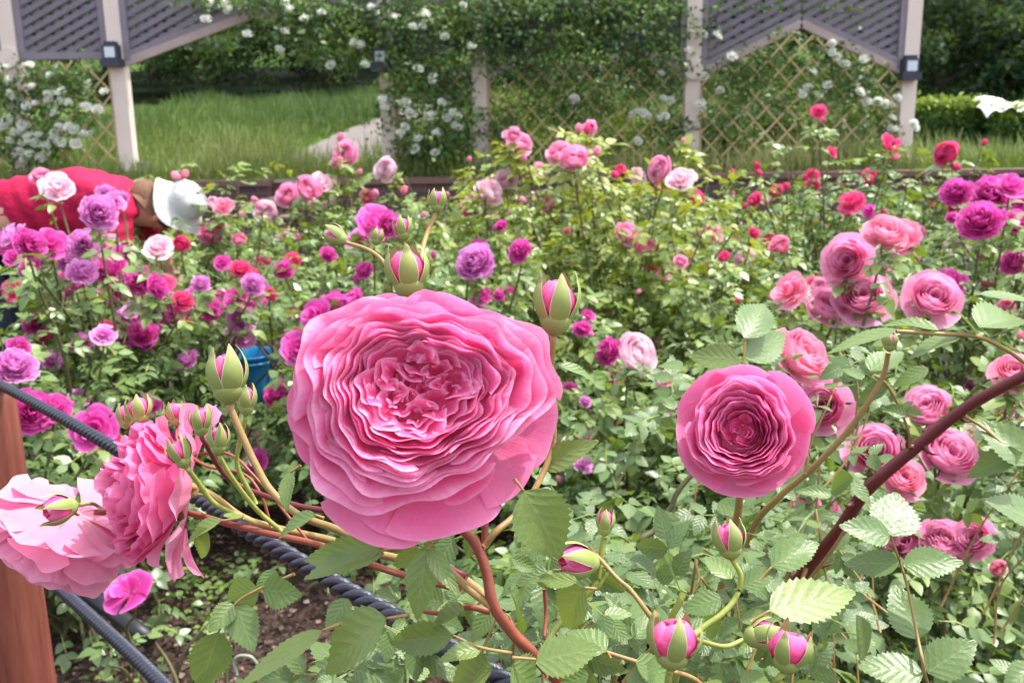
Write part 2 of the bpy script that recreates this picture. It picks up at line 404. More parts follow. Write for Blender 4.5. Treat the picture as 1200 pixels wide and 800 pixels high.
def bloom_small(rng, kind):
    """bloom for the middle distance, unit radius"""
    B = MB()
    if kind == 'pom':
        for i in range(8):
            f = i/7.; n = 5+i; r = .18+.74*f
            for k in range(n):
                petal(B, rng, (0, 0), r*(1+rng.normal(0, .06)), i*.7+k*2*PI/n+rng.normal(0, .15), PI/n*1.3, .42-.62*f**1.6+rng.normal(0, .07), -.5, .05, .1*f, .07, 9, 6, .2, 1.4, 2.2, t=.15*f)
    elif kind == 'cup2':
        for i in range(7):
            f = i/6.; n = 4+i//2; r = .18+.66*f
            for k in range(n):
                petal(B, rng, (0, 0), r*(1+rng.normal(0, .05)), i*.9+k*2*PI/n+rng.normal(0, .15), PI/n*1.45, .34-.10*f+rng.normal(0, .04), -.8, .04, .02, .045, 9, 6, .18, 1.0, 3.4, t=.3*f)
        for k in range(4):
            petal(B, rng, (0, 0), .95+rng.normal(0, .05), k*1.57+rng.normal(0, .2), .75, .05+rng.normal(0, .1), -.8, .05, .10, .05, 10, 7, .2, 1.1, 2.8, t=.5)
    elif kind == 'cup':
        for i in range(6):
            f = i/5.; n = 4+i//2; r = .2+.62*f
            for k in range(n):
                petal(B, rng, (0, 0), r*(1+rng.normal(0, .04)), i*.9+k*2*PI/n+rng.normal(0, .1), PI/n*1.45, .25+.12*math.sin(f*3)+rng.normal(0, .03), -.75, .04, .04, .04, 8, 6, .15, 1.1, 3, t=.25*f)
        for k in range(5):
            petal(B, rng, (0, 0), 1+rng.normal(0, .06), k*1.257+rng.normal(0, .15), .68, -.15+rng.normal(0, .12), -.75, .05, .12, .05, 9, 6, .2, 1.2, 2.2, t=.6)
    elif kind == 'loose':
        for i in range(4):
            f = i/3.; n = 4+i; r = .28+.7*f
            for k in range(n):
                petal(B, rng, (0, 0), r*(1+rng.normal(0, .12)), i*.8+k*2*PI/n+rng.normal(0, .25), PI/n*1.35, .35-.5*f+rng.normal(0, .13), -.5, .05, .15*f, .09, 8, 6, .22, 1.3, 2, t=.35*f)
    elif kind == 'open':
        for i in range(2):
            for k in range(5+i*2):
                petal(B, rng, (0, 0), (.55, 1)[i]*(1+rng.normal(0, .07)), i*.5+k*2*PI/(5+i*2)+rng.normal(0, .15), .62, (.25, .0)[i]+rng.normal(0, .08), -.35, .05, .1, .06, 9, 6, .2, 1.2, 1.8, t=.1*i)
    elif kind == 'bud':
        for i in range(3):
            for k in range(3):
                petal(B, rng, (0, 0), .32+.08*i, i+k*2.1, 1.3, 1.0-.12*i, -.6, .1, -.2+.08*i, .03, 7, 6, .2, .9, 4, t=.1)
    return B
def local_to(Mt, me_name, B, mat):
    me = B.mesh(me_name, mat); return me
def frame_mat(origin, axis, scale, spin=0., upref=None):
    z = nrm(axis); ref = np.array([0, 0, 1.]) if upref is None else np.array(upref, float)
    if abs(np.dot(z, ref)) > .97: ref = np.array([0, 1., 0])
    x = nrm(np.cross(ref, z)); y = np.cross(z, x)
    c, s = math.cos(spin), math.sin(spin)
    X = x*c+y*s; Y = -x*s+y*c
    A = np.eye(4); A[:3, 0] = X*scale; A[:3, 1] = Y*scale; A[:3, 2] = z*scale; A[:3, 3] = origin
    return Matrix(A.tolist())

# calyx below a bloom (green hip + five short sepals), unit bloom radius
def calyx_mesh(rng, zb=-.55):
    B = MB()
    prof = [(.02, zb-.32), (.09, zb-.28), (.14, zb-.18), (.15, zb-.06), (.17, zb+.02)]
    n = 12; V = [(r*math.cos(2*PI*i/n), r*math.sin(2*PI*i/n), z) for i in range(n) for r, z in prof]
    B.add(V, grid_faces(n, len(prof), True), np.full((len(V), 2), .5))
    for k in range(5):
        petal(B, rng, (0, 0), .45, k*1.257, .22, zb-.12, zb, .1, .12, .01, 5, 6, .9, 1.5, 1.4)
    return B.mesh('calyx', M['sepal'])

# ---- near buds: unit height
def bud_meshes(rng, opening):
    """opening 0 closed .. 1 petals showing; returns (petals, sepals list, hip)"""
    core = MB()
    for k in range(5):
        nu, nv = 16, 14; u = np.linspace(-1, 1, nu); v = np.linspace(0, 1, nv); U, W = np.meshgrid(u, v, indexing='ij')
        ang = k*1.35+U*1.25+W*.5
        r = (.27+.03*opening)*np.sin(PI*np.clip(.12+W*.80, 0, 1))**.75*(1+.035*U+.01*k) + .01*np.sin(7*U+k)*W + (.05*opening)*W**3
        z = .22+W*(.66-.02*k)*(1-.1*U*U*W)
        core.add(np.stack([r*np.cos(ang), r*np.sin(ang), z], -1).reshape(-1, 3), grid_faces(nu, nv), np.stack([(U+1)/2, .25+.7*W], -1).reshape(-1, 2), .05)
    seps = []
    for k in range(5):
        b = MB(); nu, nv = 7, 16; u = np.linspace(-1, 1, nu); v = np.linspace(0, 1, nv); U, W = np.meshgrid(u, v, indexing='ij')
        L = rng.uniform(.95, 1.12)
        wd = .66*(1-W)**.62*(1-.25*(W < .1))*(1.0-.35*opening)+.03*(1-W)
        ang = k*1.257+U*wd
        hug = (.305+.02*opening)*np.sin(PI*np.clip(.14+W*.74, 0, 1))**.7
        r = hug*(1+.04*(1-U*U))+opening*.10*W**2+.02+np.maximum(0, W-.8)*rng.uniform(-.1, .5)
        z = .2+W*.78*L
        b.add(np.stack([r*np.cos(ang), r*np.sin(ang), z], -1).reshape(-1, 3), grid_faces(nu, nv), np.stack([(U+1)/2, W], -1).reshape(-1, 2))
        seps.append(b.mesh('sepal', M['sepal']))
    hb = MB(); prof = [(.03, -.02), (.06, .0), (.13, .05), (.19, .12), (.21, .18), (.235, .26), (.22, .3)]
    n = 16; V = [(r*math.cos(2*PI*i/n), r*math.sin(2*PI*i/n), z) for i in range(n) for r, z in prof]
    hb.add(V, grid_faces(n, len(prof), True), np.full((len(V), 2), .5))
    return core.mesh('rosebud', M['pink2']), seps, hb.mesh('hip', M['sepal'])
BUDS = {k: bud_meshes(np.random.RandomState(50+i), o) for i, (k, o) in enumerate((('closed', -.25), ('half', .25), ('open', .9)))}
def bud(parent, base, tip, kind, d, spin=0., d2=None, fat=1.):
    """near rosebud standing from base to tip (photo pixels) at depth d"""
    a = D(*base, d); b = D(*tip, d2 or d); L = np.linalg.norm(b-a)
    c, se, hp = BUDS[kind]
    Mx = frame_mat(a, b-a, L, spin)
    Mx = Mx @ Matrix.Diagonal((fat, fat, 1, 1))
    o = place('rosebud', c, Mx, parent)
    for s in se: place('sepal', s, Mx, o)
    place('hip', hp, Mx, o)
    return o

def stem(parent, pts, d, r_a, r_b, mat, name='stem', n=8, thorns=0, rng=rs):
    """pts: photo pixels (x,y) or (x,y,depth); radii in metres"""
    W = [D(p[0], p[1], p[2] if len(p) > 2 else d) for p in pts]
    B = MB(); tube(B, W, r_a, r_b, n, m=7)
    sp = spline(W, 7)
    for i in range(thorns):
        k = rng.randint(2, len(sp)-2); p = sp[k]; t = nrm(sp[k+1]-sp[k-1]); s = nrm(np.cross(t, rng.normal(size=3)))
        r = r_a+(r_b-r_a)*k/len(sp)
        tube(B, [p+s*r*.6, p+s*r*2+t*r*.2, p+s*r*3.4-t*r*.8], r*.6, r*.05, 6, m=3)
    return link(name, B.mesh(name, mat), None, parent)

CAMDIR = -fw
SPRAY = {}
def near_leaf(parent, leaflets, d, tint=.5, rachis=None, mat='leaf_near', rng=rs, name='leaf', face=None, tilt=.9):
    """one compound leaf; leaflets = (bx,by,tx,ty,width_ratio[,depth of tip])"""
    if rachis is None and len(leaflets) > 1 and parent is not None and not SPRAY.get('on'):
        for q in leaflets: near_leaf(parent, [q], d, tint, None, mat, rng, name, face, tilt)
        return
    B = MB()
    for L in leaflets:
        bx, by, tx, ty, w = L[:5]; d2 = L[5] if len(L) > 5 else d*rng.uniform(.97, 1.05)
        a = D(bx, by, d); b = D(tx, ty, d2)
        f = np.array([0, 0, 1.])*tilt + CAMDIR*.75 + rng.normal(0, .22, 3) if face is None else np.array(face)+rng.normal(0, .1, 3)
        ln = np.linalg.norm(b-a)
        B.add(*leaf_arrays(T_HI, a[None], (b-a)[None], f[None], ln, w*1.12, tint+.12+rng.normal(0, .05), np.array([rng.uniform(.2, 1.3)])))
    o = link(name, B.mesh(name, M[mat]), None, parent)
    if rachis:
        W = [D(p[0], p[1], p[2] if len(p) > 2 else d) for p in rachis]
        b2 = MB(); tube(b2, W, .0011, .0007, 6)
        link('leaf_stalk', b2.mesh('leaf_stalk', M['stem_o']), None, o)
    return o
#@@SPLIT
# ================================================================== SETTING
def hterr(x, y):
    """terrace and meadow behind the brick wall"""
    x = np.asarray(x, float); y = np.asarray(y, float)
    s = np.clip(y-10.6, 0, None)
    z = .80 + .088*np.minimum(s, 16) + .14*np.clip(s-16, 0, 12) + .45*np.clip(s-26, 0, None)
    z = z + .05*np.sin(x*.7+y*.4)*np.clip(s/4, 0, 1)
    return z
def onterr(px, py):
    v = ray(px, py)
    for Y in np.arange(9.8, 60, .1):
        p = CAM+v*(Y/v[1])
        if p[2] <= hterr(p[0], p[1]): return p
    return p
def mulch_mat():
    m, nt, out = newmat('mulch'); N = NT(nt); co = N.coord()
    n1 = N.noise(3, 5, co); n2 = N.noise(60, 5, co, .7)
    vo = N.n('ShaderNodeTexVoronoi'); vo.inputs['Scale'].default_value = 85; N.l(co, vo.inputs['Vector'])
    c = N.ramp(n2, [(.3, (.018, .011, .009)), (.5, (.07, .042, .034)), (.68, (.17, .11, .09)), (.8, (.34, .25, .22))])
    c = N.mix(N.math('MULTIPLY', n1, .5), c, (.045, .03, .026))
    h = N.math('ADD', n2, N.math('MULTIPLY', vo.outputs['Distance'], .8))
    N.l(N.pbsdf(c, .85, .2, N.bump(h, 1, .012)), out.inputs[0]); return m
M['mulch'] = mulch_mat()
def sheet(name, xs, ys, zf, mat):
    X, Y = np.meshgrid(xs, ys, indexing='ij'); Z = zf(X, Y)
    me = mesh_np(name, np.stack([X, Y, Z], -1).reshape(-1, 3), grid_faces(len(xs), len(ys)), None, None, mat)
    o = link(name, me); return tag(o, kind='structure')
def bedz(x, y): return .018*np.sin(x*5+y*2)+.014*np.sin(y*7-x*3)+.01*np.sin(x*13+y*11)
sheet('ground', np.concatenate([[-90, -40, -20, -12], np.arange(-8, 8.01, .12), [12, 20, 40, 90]]), np.concatenate([[-40, -15, -6, -2], np.arange(0, 9.7, .12), [9.72]]), lambda x, y: bedz(x, y)-.01, M['mulch'])
M['meadow'] = simple('meadow', (.085, .15, .035), .9, .1, .5, 1.5, .5, .03, 14)
sheet('meadow', np.concatenate([[-90, -50, -30], np.arange(-18, 18.1, .5), [30, 50, 90]]), np.concatenate([[9.70], np.arange(9.8, 36, .4), [40, 50, 60, 80, 120]]), lambda x, y: hterr(x, y), M['meadow'])
# path winding up the meadow
M['path'] = simple('path_gravel', (.19, .165, .155), .9, .15, .25, 6, .5, .01, 60)
pp = [onterr(392, 196), onterr(425, 172), onterr(462, 150), onterr(520, 125), onterr(575, 105), onterr(612, 92), onterr(640, 84)]
pc = spline(pp, 8); tn = nrm(np.gradient(pc, axis=0)); sd = nrm(np.cross(tn, [0, 0, 1]))
wd = np.linspace(.62, .95, len(pc))[:, None]
rows = []
for q in np.linspace(-1, 1, 7):
    r = pc+sd*wd*q; r[:, 2] = hterr(r[:, 0], r[:, 1])+.035; rows.append(r)
me = mesh_np('path', np.concatenate(rows), grid_faces(7, len(pc)), None, None, M['path'])
tag(link('path', me), kind='structure')
M['floor'] = simple('shaded_wood_floor', (.012, .018, .009), .95, .05, .4, 1.5, .5, .03, 14)  # near-black on purpose: the shade under the trees is painted into the ground
sheet('shaded_wood_floor', np.arange(-30, 30.1, 1.), np.arange(24.6, 60, .8), lambda x, y: hterr(x, y)+.06, M['floor'])
# bright paving strip between beds seen at the right of the middle
a, b, c_, d_ = P(1010, 372, 4.9), P(1120, 372, 4.9), P(1130, 372, 5.3), P(1000, 372, 5.3)

# brick retaining wall with coping, and steps
def brick_mat(name='brick'):
    m, nt, out = newmat(name); N = NT(nt); co = N.coord()
    mp = N.n('ShaderNodeMapping'); mp.inputs['Rotation'].default_value = (R_(90), 0, 0); N.l(co, mp.inputs[0])
    bk = N.n('ShaderNodeTexBrick'); N.l(mp.outputs[0], bk.inputs['Vector'])
    for k, v in (('Scale', 1.0), ('Brick Width', .21), ('Row Height', .07), ('Mortar Size', .006)): bk.inputs[k].default_value = v
    bk.inputs['Color1'].default_value = (.15, .065, .055, 1); bk.inputs['Color2'].default_value = (.085, .045, .05, 1); bk.inputs['Mortar'].default_value = (.16, .13, .12, 1)
    nz = N.noise(9, 4, co); c = N.mix(N.math('MULTIPLY', nz, .6), bk.outputs[0], (.06, .045, .05))
    N.l(N.pbsdf(c, .85, .2, N.bump(N.math('SUBTRACT', 1, bk.outputs['Fac']), .6, .006)), out.inputs[0]); return m
M['brick'] = brick_mat()
M['coping'] = simple('coping_stone', (.17, .10, .085), .85, .2, .3, 5, .4, .004)
M['step'] = simple('step_brick', (.13, .062, .058), .85, .2, .35, 9, .4, .004)
M['tread'] = simple('step_tread', (.3, .24, .22), .85, .2, .25, 9, .4, .004)
xs0, xs1 = P(318, 215, 9.6)[0], P(392, 215, 9.6)[0]
for (x0, x1, lab) in ((-14, xs0, 'dark red brick retaining wall to the left of the garden steps'), (xs1, 16, 'long dark brick retaining wall to the right of the garden steps')):
    w = empty('brick_wall', ((x0+x1)/2, 9.6, 0)); tag(w, lab, 'wall')
    B = MB(); B.box(((x0+x1)/2, 9.6, .36), (x1-x0, .2, .82)); B.build('brickwork', M['brick'], w)
    B = MB(); B.box(((x0+x1)/2, 9.6, .80), (x1-x0-.004, .26, .055)); B.build('coping', M['coping'], w)
st = empty('garden_steps', ((xs0+xs1)/2, 9.4, 0)); tag(st, 'short flight of brick steps up to the gravel path', 'steps')
for k in range(5):
    B = MB(); zt = .16*(k+1); y0 = 8.55+.28*k
    B.box(((xs0+xs1)/2, (y0+9.98)/2, zt-.085), (xs1-xs0-.012, 9.98-y0, .15)); o = B.build('step', M['step'], st)
    B = MB(); B.box(((xs0+xs1)/2, y0+.13, zt+.006), (xs1-xs0-.016, .30, .028)); B.build('tread', M['tread'], o)
for x in (xs0+.06, xs1-.06):
    B = MB(); B.box((x, 9.02, .3), (.2, .95, .62)); o = B.build('cheek_wall', M['brick'], st)
    B = MB(); B.box((x, 9.02, .63), (.25, 1.0, .05)); B.build('coping', M['coping'], o)

# grass blades
rng = np.random.RandomState(3)
def blades(n, xr, yr, h0, h1, tb, name, zf, keep=None, wd=.012):
    x = rng.uniform(*xr, n); y = yr[0]+(yr[1]-yr[0])*rng.uniform(0, 1, n)**1.25
    if keep is not None:
        k = keep(x, y); x, y = x[k], y[k]; n = len(x)
    pos = np.stack([x, y, zf(x, y)-.01], 1); dr = nrm(np.stack([rng.normal(0, .28, n), rng.normal(0, .28, n), np.ones(n)], 1))
    nm = np.stack([rng.normal(0, .5, n), -np.ones(n), np.zeros(n)], 1)
    h = rng.uniform(h0, h1, n)*(1+.45*np.sin(x*2.1+np.sin(y*1.3)*2)*np.sin(y*1.7+x)); B = MB()
    pat = .5*np.sin(x*1.3+y*.5)+.5*np.sin(y*.9-x*.6)
    near = np.clip((13.0-y)/2.5, 0, 1)
    B.add(*leaf_arrays(T_LO, pos, dr, nm, h, wd/h*(1+.09*(y-10)), np.clip(tb-.022*(y-12)+.17*pat+.27*near+rng.normal(0, .1, n), 0, 1)))  # tint falls towards the back: shade below the wood painted into the blades
    return B
def offpath(x, y):
    d = np.min(np.hypot(x[:, None]-pc[None, ::3, 0], y[:, None]-pc[None, ::3, 1]), 1); return (d > .8) & ~((x > 4.3) & (y > 10.9) & (y < 12.6))
B = blades(70000, (-7.5, 7.5), (9.75, 24.5), .16, .42, .42, 'g', hterr, offpath)
B2 = blades(4500, (-8, 9), (9.72, 10.8), .10, .30, .42, 'g', hterr, offpath)
for s in ('V', 'F', 'U', 'T'):
    pass
off = B.n
for V_, F_, U_, T_ in zip(B2.V, B2.F, B2.U, B2.T): B.add(V_, F_, U_, T_)
tag(B.build('grass', M['grass']), 'long meadow grass rising behind the pergola', 'grass', kind='stuff')

# ------------------------------------------------------------------ pergola
PY = 10.0
M['post'] = simple('post_paint', (.74, .62, .56), .6, .3, .1, 4, .15, .003)
M['post_edge'] = simple('post_wood', (.56, .38, .25), .65, .3, .2, 8, .2, .003)
M['greywood'] = simple('weathered_wood', (.20, .175, .21), .8, .2, .28, 7, .4, .004)
M['greyframe'] = simple('weathered_frame', (.24, .21, .245), .8, .2, .2, 7, .4, .004)
M['tan'] = simple('trellis_wood', (.60, .46, .24), .7, .2, .2, 9, .2, .003)
M['gable'] = simple('gable_board', (.42, .33, .31), .7, .2, .2, 9, .2, .003)
M['lamp'] = simple('lamp_metal', (.028, .034, .06), .45, .5, .2, 9, .1, .002)
M['lens'] = simple('lamp_glass', (.62, .68, .75), .25, .5, .08, 9, .05, .001)
perg = empty('pergola', (0, PY, .8)); tag(perg, 'long pergola of cream posts and weathered grey lattice', 'pergola')
posts = [(32, 200), (153, 205), (458, 193), (564, 200), (808, 200), (1055, 205)]
PX = [P(x, y, PY)[0] for x, y in posts]
GZ = .8; TOPZ = 3.35
for i, x in enumerate(PX):
    w = .15
    B = MB(); B.box((x, PY, (GZ+TOPZ)/2-.02), (w, .13, TOPZ-GZ+.04)); o = B.build('post', M['post'], perg)
    sg = -1 if i in (0, 1) else 1
    if i < 5:
        B = MB(); B.box((x-sg*-(w/2+.016), PY+.012, (GZ+2.15)/2), (.03, .10, 2.15-GZ)); B.build('post_trim', M['post_edge'], o)
    B = MB(); B.box((x, PY, GZ+.06), (w+.06, .2, .12)); B.build('post_foot', M['greyframe'], o)
def w3(px, py, Y=PY): return P(px, py, Y)
def clipped_slats(poly, ang, step, width, thick, Y, B, n=(0, 1, 0)):
    """slats at angle inside a convex polygon given in x,z"""
    poly = np.array(poly); d = np.array([math.cos(ang), math.sin(ang)]); q = np.array([-d[1], d[0]])
    s = poly@q
    for c in np.arange(s.min()+step*.5, s.max(), step):
        ts = []
        for i in range(len(poly)):
            a, b = poly[i], poly[(i+1) % len(poly)]; sa, sb = a@q-c, b@q-c
            if sa*sb < 0: ts.append((a+(b-a)*sa/(sa-sb))@d)
        if len(ts) == 2 and abs(ts[0]-ts[1]) > .03:
            t0, t1 = sorted(ts); a = d*t0+q*c; b = d*t1+q*c
            B.bar((a[0], Y, a[1]), (b[0], Y, b[1]), width, thick, n)
def lattice(poly_px=None, poly=None, name='lattice_panel'):
    if poly is None: poly = [(w3(*p)[0], w3(*p)[2]) for p in poly_px]
    B = MB(); clipped_slats(poly, R_(27), .088, .052, .012, PY-.02, B); clipped_slats(poly, R_(-27), .088, .052, .012, PY+.004, B)
    o = B.build(name, M['greywood'], perg); return poly, o
hz = w3(60, 66)[2]
def rect(x0, x1, z0, z1): return [(x0, z0), (x1, z0), (x1, z1), (x0, z1)]
def frame_rect(x0, x1, z0, z1, par, w=.07, mat='greyframe'):
    B = MB()
    B.box(((x0+x1)/2, PY-.01, z0), (x1-x0, .06, w)); B.box(((x0+x1)/2, PY-.01, z1), (x1-x0, .06, w))
    B.box((x0+w/2, PY-.012, (z0+z1)/2), (w, .058, z1-z0-w)); B.box((x1-w/2, PY-.012, (z0+z1)/2), (w, .058, z1-z0-w))
    B.build('panel_frame', M[mat], par)
hw = .077
# full rectangular bays: far left, left, narrow middle
xl = PX[0]-1.15
for a, b in ((xl, PX[0]), (PX[0], PX[1]), (PX[2], PX[3])):
    po, o = lattice(poly=rect(a+hw, b-hw, hz, TOPZ-.05)); frame_rect(a+hw, b-hw, hz, TOPZ-.05, o)
# gabled bays
def gable(a, b, apex_px, ze):
    ax = w3(*apex_px)[0]; az = w3(*apex_px)[2]
    a += hw; b -= hw
    for q in ([(a, ze), (ax, az), (ax, TOPZ-.05), (a, TOPZ-.05)], [(ax, az), (b, ze), (b, TOPZ-.05), (ax, TOPZ-.05)]):
        po, o = lattice(poly=q); B = MB()
        (p0, p1) = (q[0], q[1])
        B.bar((p0[0], PY-.025, p0[1]-.02), (p1[0], PY-.025, p1[1]-.02), .085, .05); B.build('gable_board', M['gable'], o)
        B = MB()
        B.bar((p0[0], PY-.027, p0[1]+.05), (p1[0], PY-.027, p1[1]+.05), .05, .05)
        xx = a if p0[0] == a else b
        B.box((xx+(.03 if xx == a else -.03), PY-.03, (ze+TOPZ)/2), (.06, .05, TOPZ-ze)); B.build('panel_frame', M['greyframe'], o)
ze = w3(820, 84)[2]
gable(PX[1], PX[2], (303, 12), w3(150, 71)[2]); gable(PX[3], PX[4], (688, 26), ze); gable(PX[4], PX[5], (938, 25), ze)
B = MB(); B.box(((xl+PX[-1])/2, PY, TOPZ+.05), (PX[-1]-xl+.3, .16, .14)); B.build('top_beam', M['greyframe'], perg)
for x in np.arange(xl, PX[-1]+.1, .6):
    B = MB(); B.box((x, PY+.5, TOPZ+.17), (.06, 1.7, .09)); B.build('rafter', M['greyframe'], perg)
# thin diagonal trellises
for (a, b, z1) in ((xl, PX[0], hz-.05), (PX[0], PX[1], hz-.05), (PX[2], PX[3], hz-.05), (PX[3], PX[4], None), (PX[4], PX[5], None)):
    a2, b2 = a+hw, b-hw; z0 = GZ+.07
    if z1 is not None: polys = [rect(a2, b2, z0, z1)]
    else:
        mx = (a+b)/2+.06; az = w3(938, 25)[2]-.05
        polys = [[(a2, z0), (b2, z0), (b2, ze-.05), (mx, az), (a2, ze-.05)]]
    B = MB()
    for q in polys:
        clipped_slats(q, R_(47), .165, .019, .01, PY-.03, B); clipped_slats(q, R_(-47), .165, .019, .01, PY-.018, B)
    o = B.build('trellis', M['tan'], perg)
    B = MB(); B.box(((a+b)/2, PY+.02, GZ+.05), (b2-a2-.06, .05, .05)); B.build('trellis_rail', M['tan'], o)
# round post plates
for i, py in ((0, 68), (4, 82)):
    c = w3((13, 0, 0, 0, 813)[i], py, PY-.07); B = MB(); n = 20
    for k in range(1):
        ring = [(c[0]+.098*math.cos(2*PI*j/n), c[2]+.098*math.sin(2*PI*j/n)) for j in range(n)]
        tube(B, [(c[0] if 0 else PX[i], PY-.066, c[2]), (PX[i], PY-.10, c[2])], .098, .098, 20, m=1)
    B.build('round_plate', M['post'], perg, False)
# lanterns bolted to the posts
for px, py, i in ((131, 63, 1), (446, 68, 2), (1066, 79, 5)):
    c = w3(px, py, PY-.13); B = MB()
    B.box((c[0], PY-.13, c[2]), (.15, .11, .16)); B.box((c[0], PY-.14, c[2]-.09), (.19, .15, .07)); B.box((c[0], PY-.13, c[2]+.09), (.11, .09, .05)); B.box(((c[0]+PX[i])/2, PY-.075, c[2]-.02), (abs(c[0]-PX[i])+.1, .02, .16))
    o = B.build('lantern', M['lamp'], perg)
    B = MB(); B.box((c[0]+.002, PY-.188, c[2]+.01), (.10, .012, .10)); B.build('lantern_glass', M['lens'], o)
# small meter box beside the second post
B = MB(); B.box((w3(166, 192)[0], PY+.05, GZ+.09), (.10, .1, .2)); B.box((w3(166, 192)[0], PY+.05, GZ+.2), (.12, .12, .02))
tag(B.build('utility_box', M['greyframe']), 'small grey utility box standing at the foot of a pergola post', 'box')

# ------------------------------------------------------------------ climbing roses
def leaf_cloud(blobs, N, ln, tint, rng, T=T_LO, flat=False, depth=.18):
    """blobs: (px, py, rx_px, ry_px, Y)"""
    B = MB(); ar = np.array([b[2]*b[3] for b in blobs], float); ar /= ar.sum()
    idx = rng.choice(len(blobs), N, p=ar); b = np.array([q[:4] for q in blobs], float)[idx]; YY = np.array([q[4] for q in blobs])[idx]
    a = rng.uniform(0, 2*PI, N); r = np.sqrt(rng.uniform(0, 1, N))*(1+.25*np.sin(a*5+idx)+.15*rng.normal(size=N))
    pos = np.array([P(x, y, Y) for x, y, Y in zip(b[:, 0]+b[:, 2]*r*np.cos(a), b[:, 1]+b[:, 3]*r*np.sin(a), YY+rng.normal(0, depth, N))])
    dr = nrm(rng.normal(0, 1, (N, 3))+[0, -.4, -.3]); nm = nrm(rng.normal(0, .6, (N, 3))+[0.1, -.5, .8])
    lum = tint+.12*np.sin(pos[:, 0]*6+pos[:, 2]*5)+.10*np.sin(pos[:, 2]*13-pos[:, 0]*3)+rng.normal(0, .08, N)
    B.add(*leaf_arrays(T, pos, dr, nm, ln*rng.uniform(.6, 1.2, N), .62, np.clip(lum, 0, 1)))
    return B
WH = [bloom_small(np.random.RandomState(300+i), k).mesh('white_bloom', M['w']) for i, k in enumerate(('pom', 'loose'))]
def climber(label, blobs, N, tint, blooms, canes, Y=9.85, seed=0, ln=.06):
    rng = np.random.RandomState(seed)
    root = P(canes[0][0][0], canes[0][0][1], Y); e = empty('climbing_rose', (root[0], Y, GZ)); tag(e, label, 'climbing rose', 'climbing roses on the pergola')
    leaf_cloud([(*b, Y) if len(b) == 4 else b for b in blobs], N, ln, tint, rng).build('foliage', M['leaf_far'], e, True)
    for c in canes:
        B = MB(); tube(B, [P(x, y, Y+.02) for x, y in c], .014, .005, 6, m=5); B.build('cane', M['cane'], e, True)
    for x, y, d in blooms:
        dd = d*Y/FPX*.5; p = P(x, y, Y-.26)
        place('rose_bloom', WH[rng.randint(2)], frame_mat(p, nrm(np.array([rng.normal(0, .4), -1, rng.uniform(.4, 1.5)])), dd*1.08, rng.uniform(0, 6)), e)
Z1 = lambda l, ox=0: [(ox+x/3, y/3, rs.uniform(7.5, 11)) for x, y in l]
left = Z1([(105,225),(195,235),(172,262),(25,275),(108,300),(215,315),(205,322),(305,295),(172,325),(167,348),(210,350),(240,358),(300,373),(342,382),(365,318),(187,390),(30,325),(38,335),(45,460),(75,445),(98,482),(122,500),(75,498),(103,535),(80,558),(150,558),(160,535),(132,547),(135,470),(190,465),(212,447),(205,440),(212,497),(160,510),(183,487),(265,502),(258,450),(290,465),(310,468),(240,446),(15,430),(35,490),(60,525),(20,230),(92,258),(5,240),(22,420),(8,440),(70,455),(70,530),(52,540),(90,370),(120,360),(75,435)])
climber('climbing rose thick with small white blooms on the left trellis', [(30, 150, 45, 50), (85, 105, 30, 30), (10, 100, 25, 30), (98, 140, 14, 14), (40, 180, 40, 20), (62, 90, 40, 14)], 3400, .42, left, [[(20, 205), (28, 150), (20, 80), (60, 60)], [(25, 205), (50, 160), (90, 110)], [(30, 205), (70, 175), (105, 150)]], Y=9.98, seed=1)
mid = Z1([(103,22),(127,43),(183,55),(255,90),(287,88),(362,125),(458,158),(63,153),(38,148),(85,222),(270,238),(320,272),(143,345),(152,373),(230,350),(222,360),(355,358),(240,395),(313,405),(297,410),(370,412),(395,390),(408,405),(395,437),(415,445),(337,463),(268,483),(330,532),(255,522),(225,445),(210,465),(430,15),(298,45)], 400) + Z1([(735,8),(798,30),(725,62),(870,115),(1015,28),(1000,5),(1160,225),(1003,105),(985,170),(790,10),(1130,40),(1070,60)])
climber('climbing rose with white blooms spilling over the pergola arch in the middle', [(350, 12, 60, 14), (300, 2, 60, 8), (390, 50, 50, 25), (430, 20, 50, 35), (370, 25, 60, 22), (500, 40, 70, 50), (500, 120, 55, 60), (470, 90, 30, 30), (540, 150, 28, 50), (500, 175, 45, 22), (260, 4, 50, 6), (400, 75, 22, 20), (345, 38, 26, 14)], 8800, .42, mid, [[(470, 200), (475, 140), (455, 70), (380, 15)], [(475, 200), (510, 130), (540, 40)], [(480, 200), (520, 160), (560, 90)]], seed=2)
m2 = Z1([(1098,200),(1125,252),(1133,342),(1157,350),(1045,388),(1062,395),(1078,407),(1022,398),(1118,413),(1140,405),(1045,493),(820,345),(960,200)], 400)
climber('climbing rose with thin twigs and few white blooms over the wide trellis', [(640, 22, 90, 40, 9.84), (740, 25, 85, 46, 9.84), (775, 75, 34, 34, 9.86), (690, 55, 60, 24, 9.86), (600, 60, 45, 34, 9.86), (560, 30, 50, 30, 9.84), (670, 5, 150, 14, 9.84), (680, 110, 80, 30), (590, 150, 20, 40), (790, 160, 22, 40)], 9500, .34, m2, [[(600, 200), (620, 130), (600, 50)], [(700, 200), (690, 120), (650, 60)], [(770, 200), (760, 110), (790, 20)]], Y=10.02, seed=3)
climber('airy pale leafed climbing rose filling the wide trellis beside the middle post', [(680, 130, 100, 45), (620, 110, 50, 45), (740, 150, 70, 40), (650, 175, 80, 25)], 4200, .72, [], [[(650, 200), (660, 150), (700, 100)], [(720, 200), (730, 150), (740, 110)]], Y=10.15, seed=4, ln=.05)
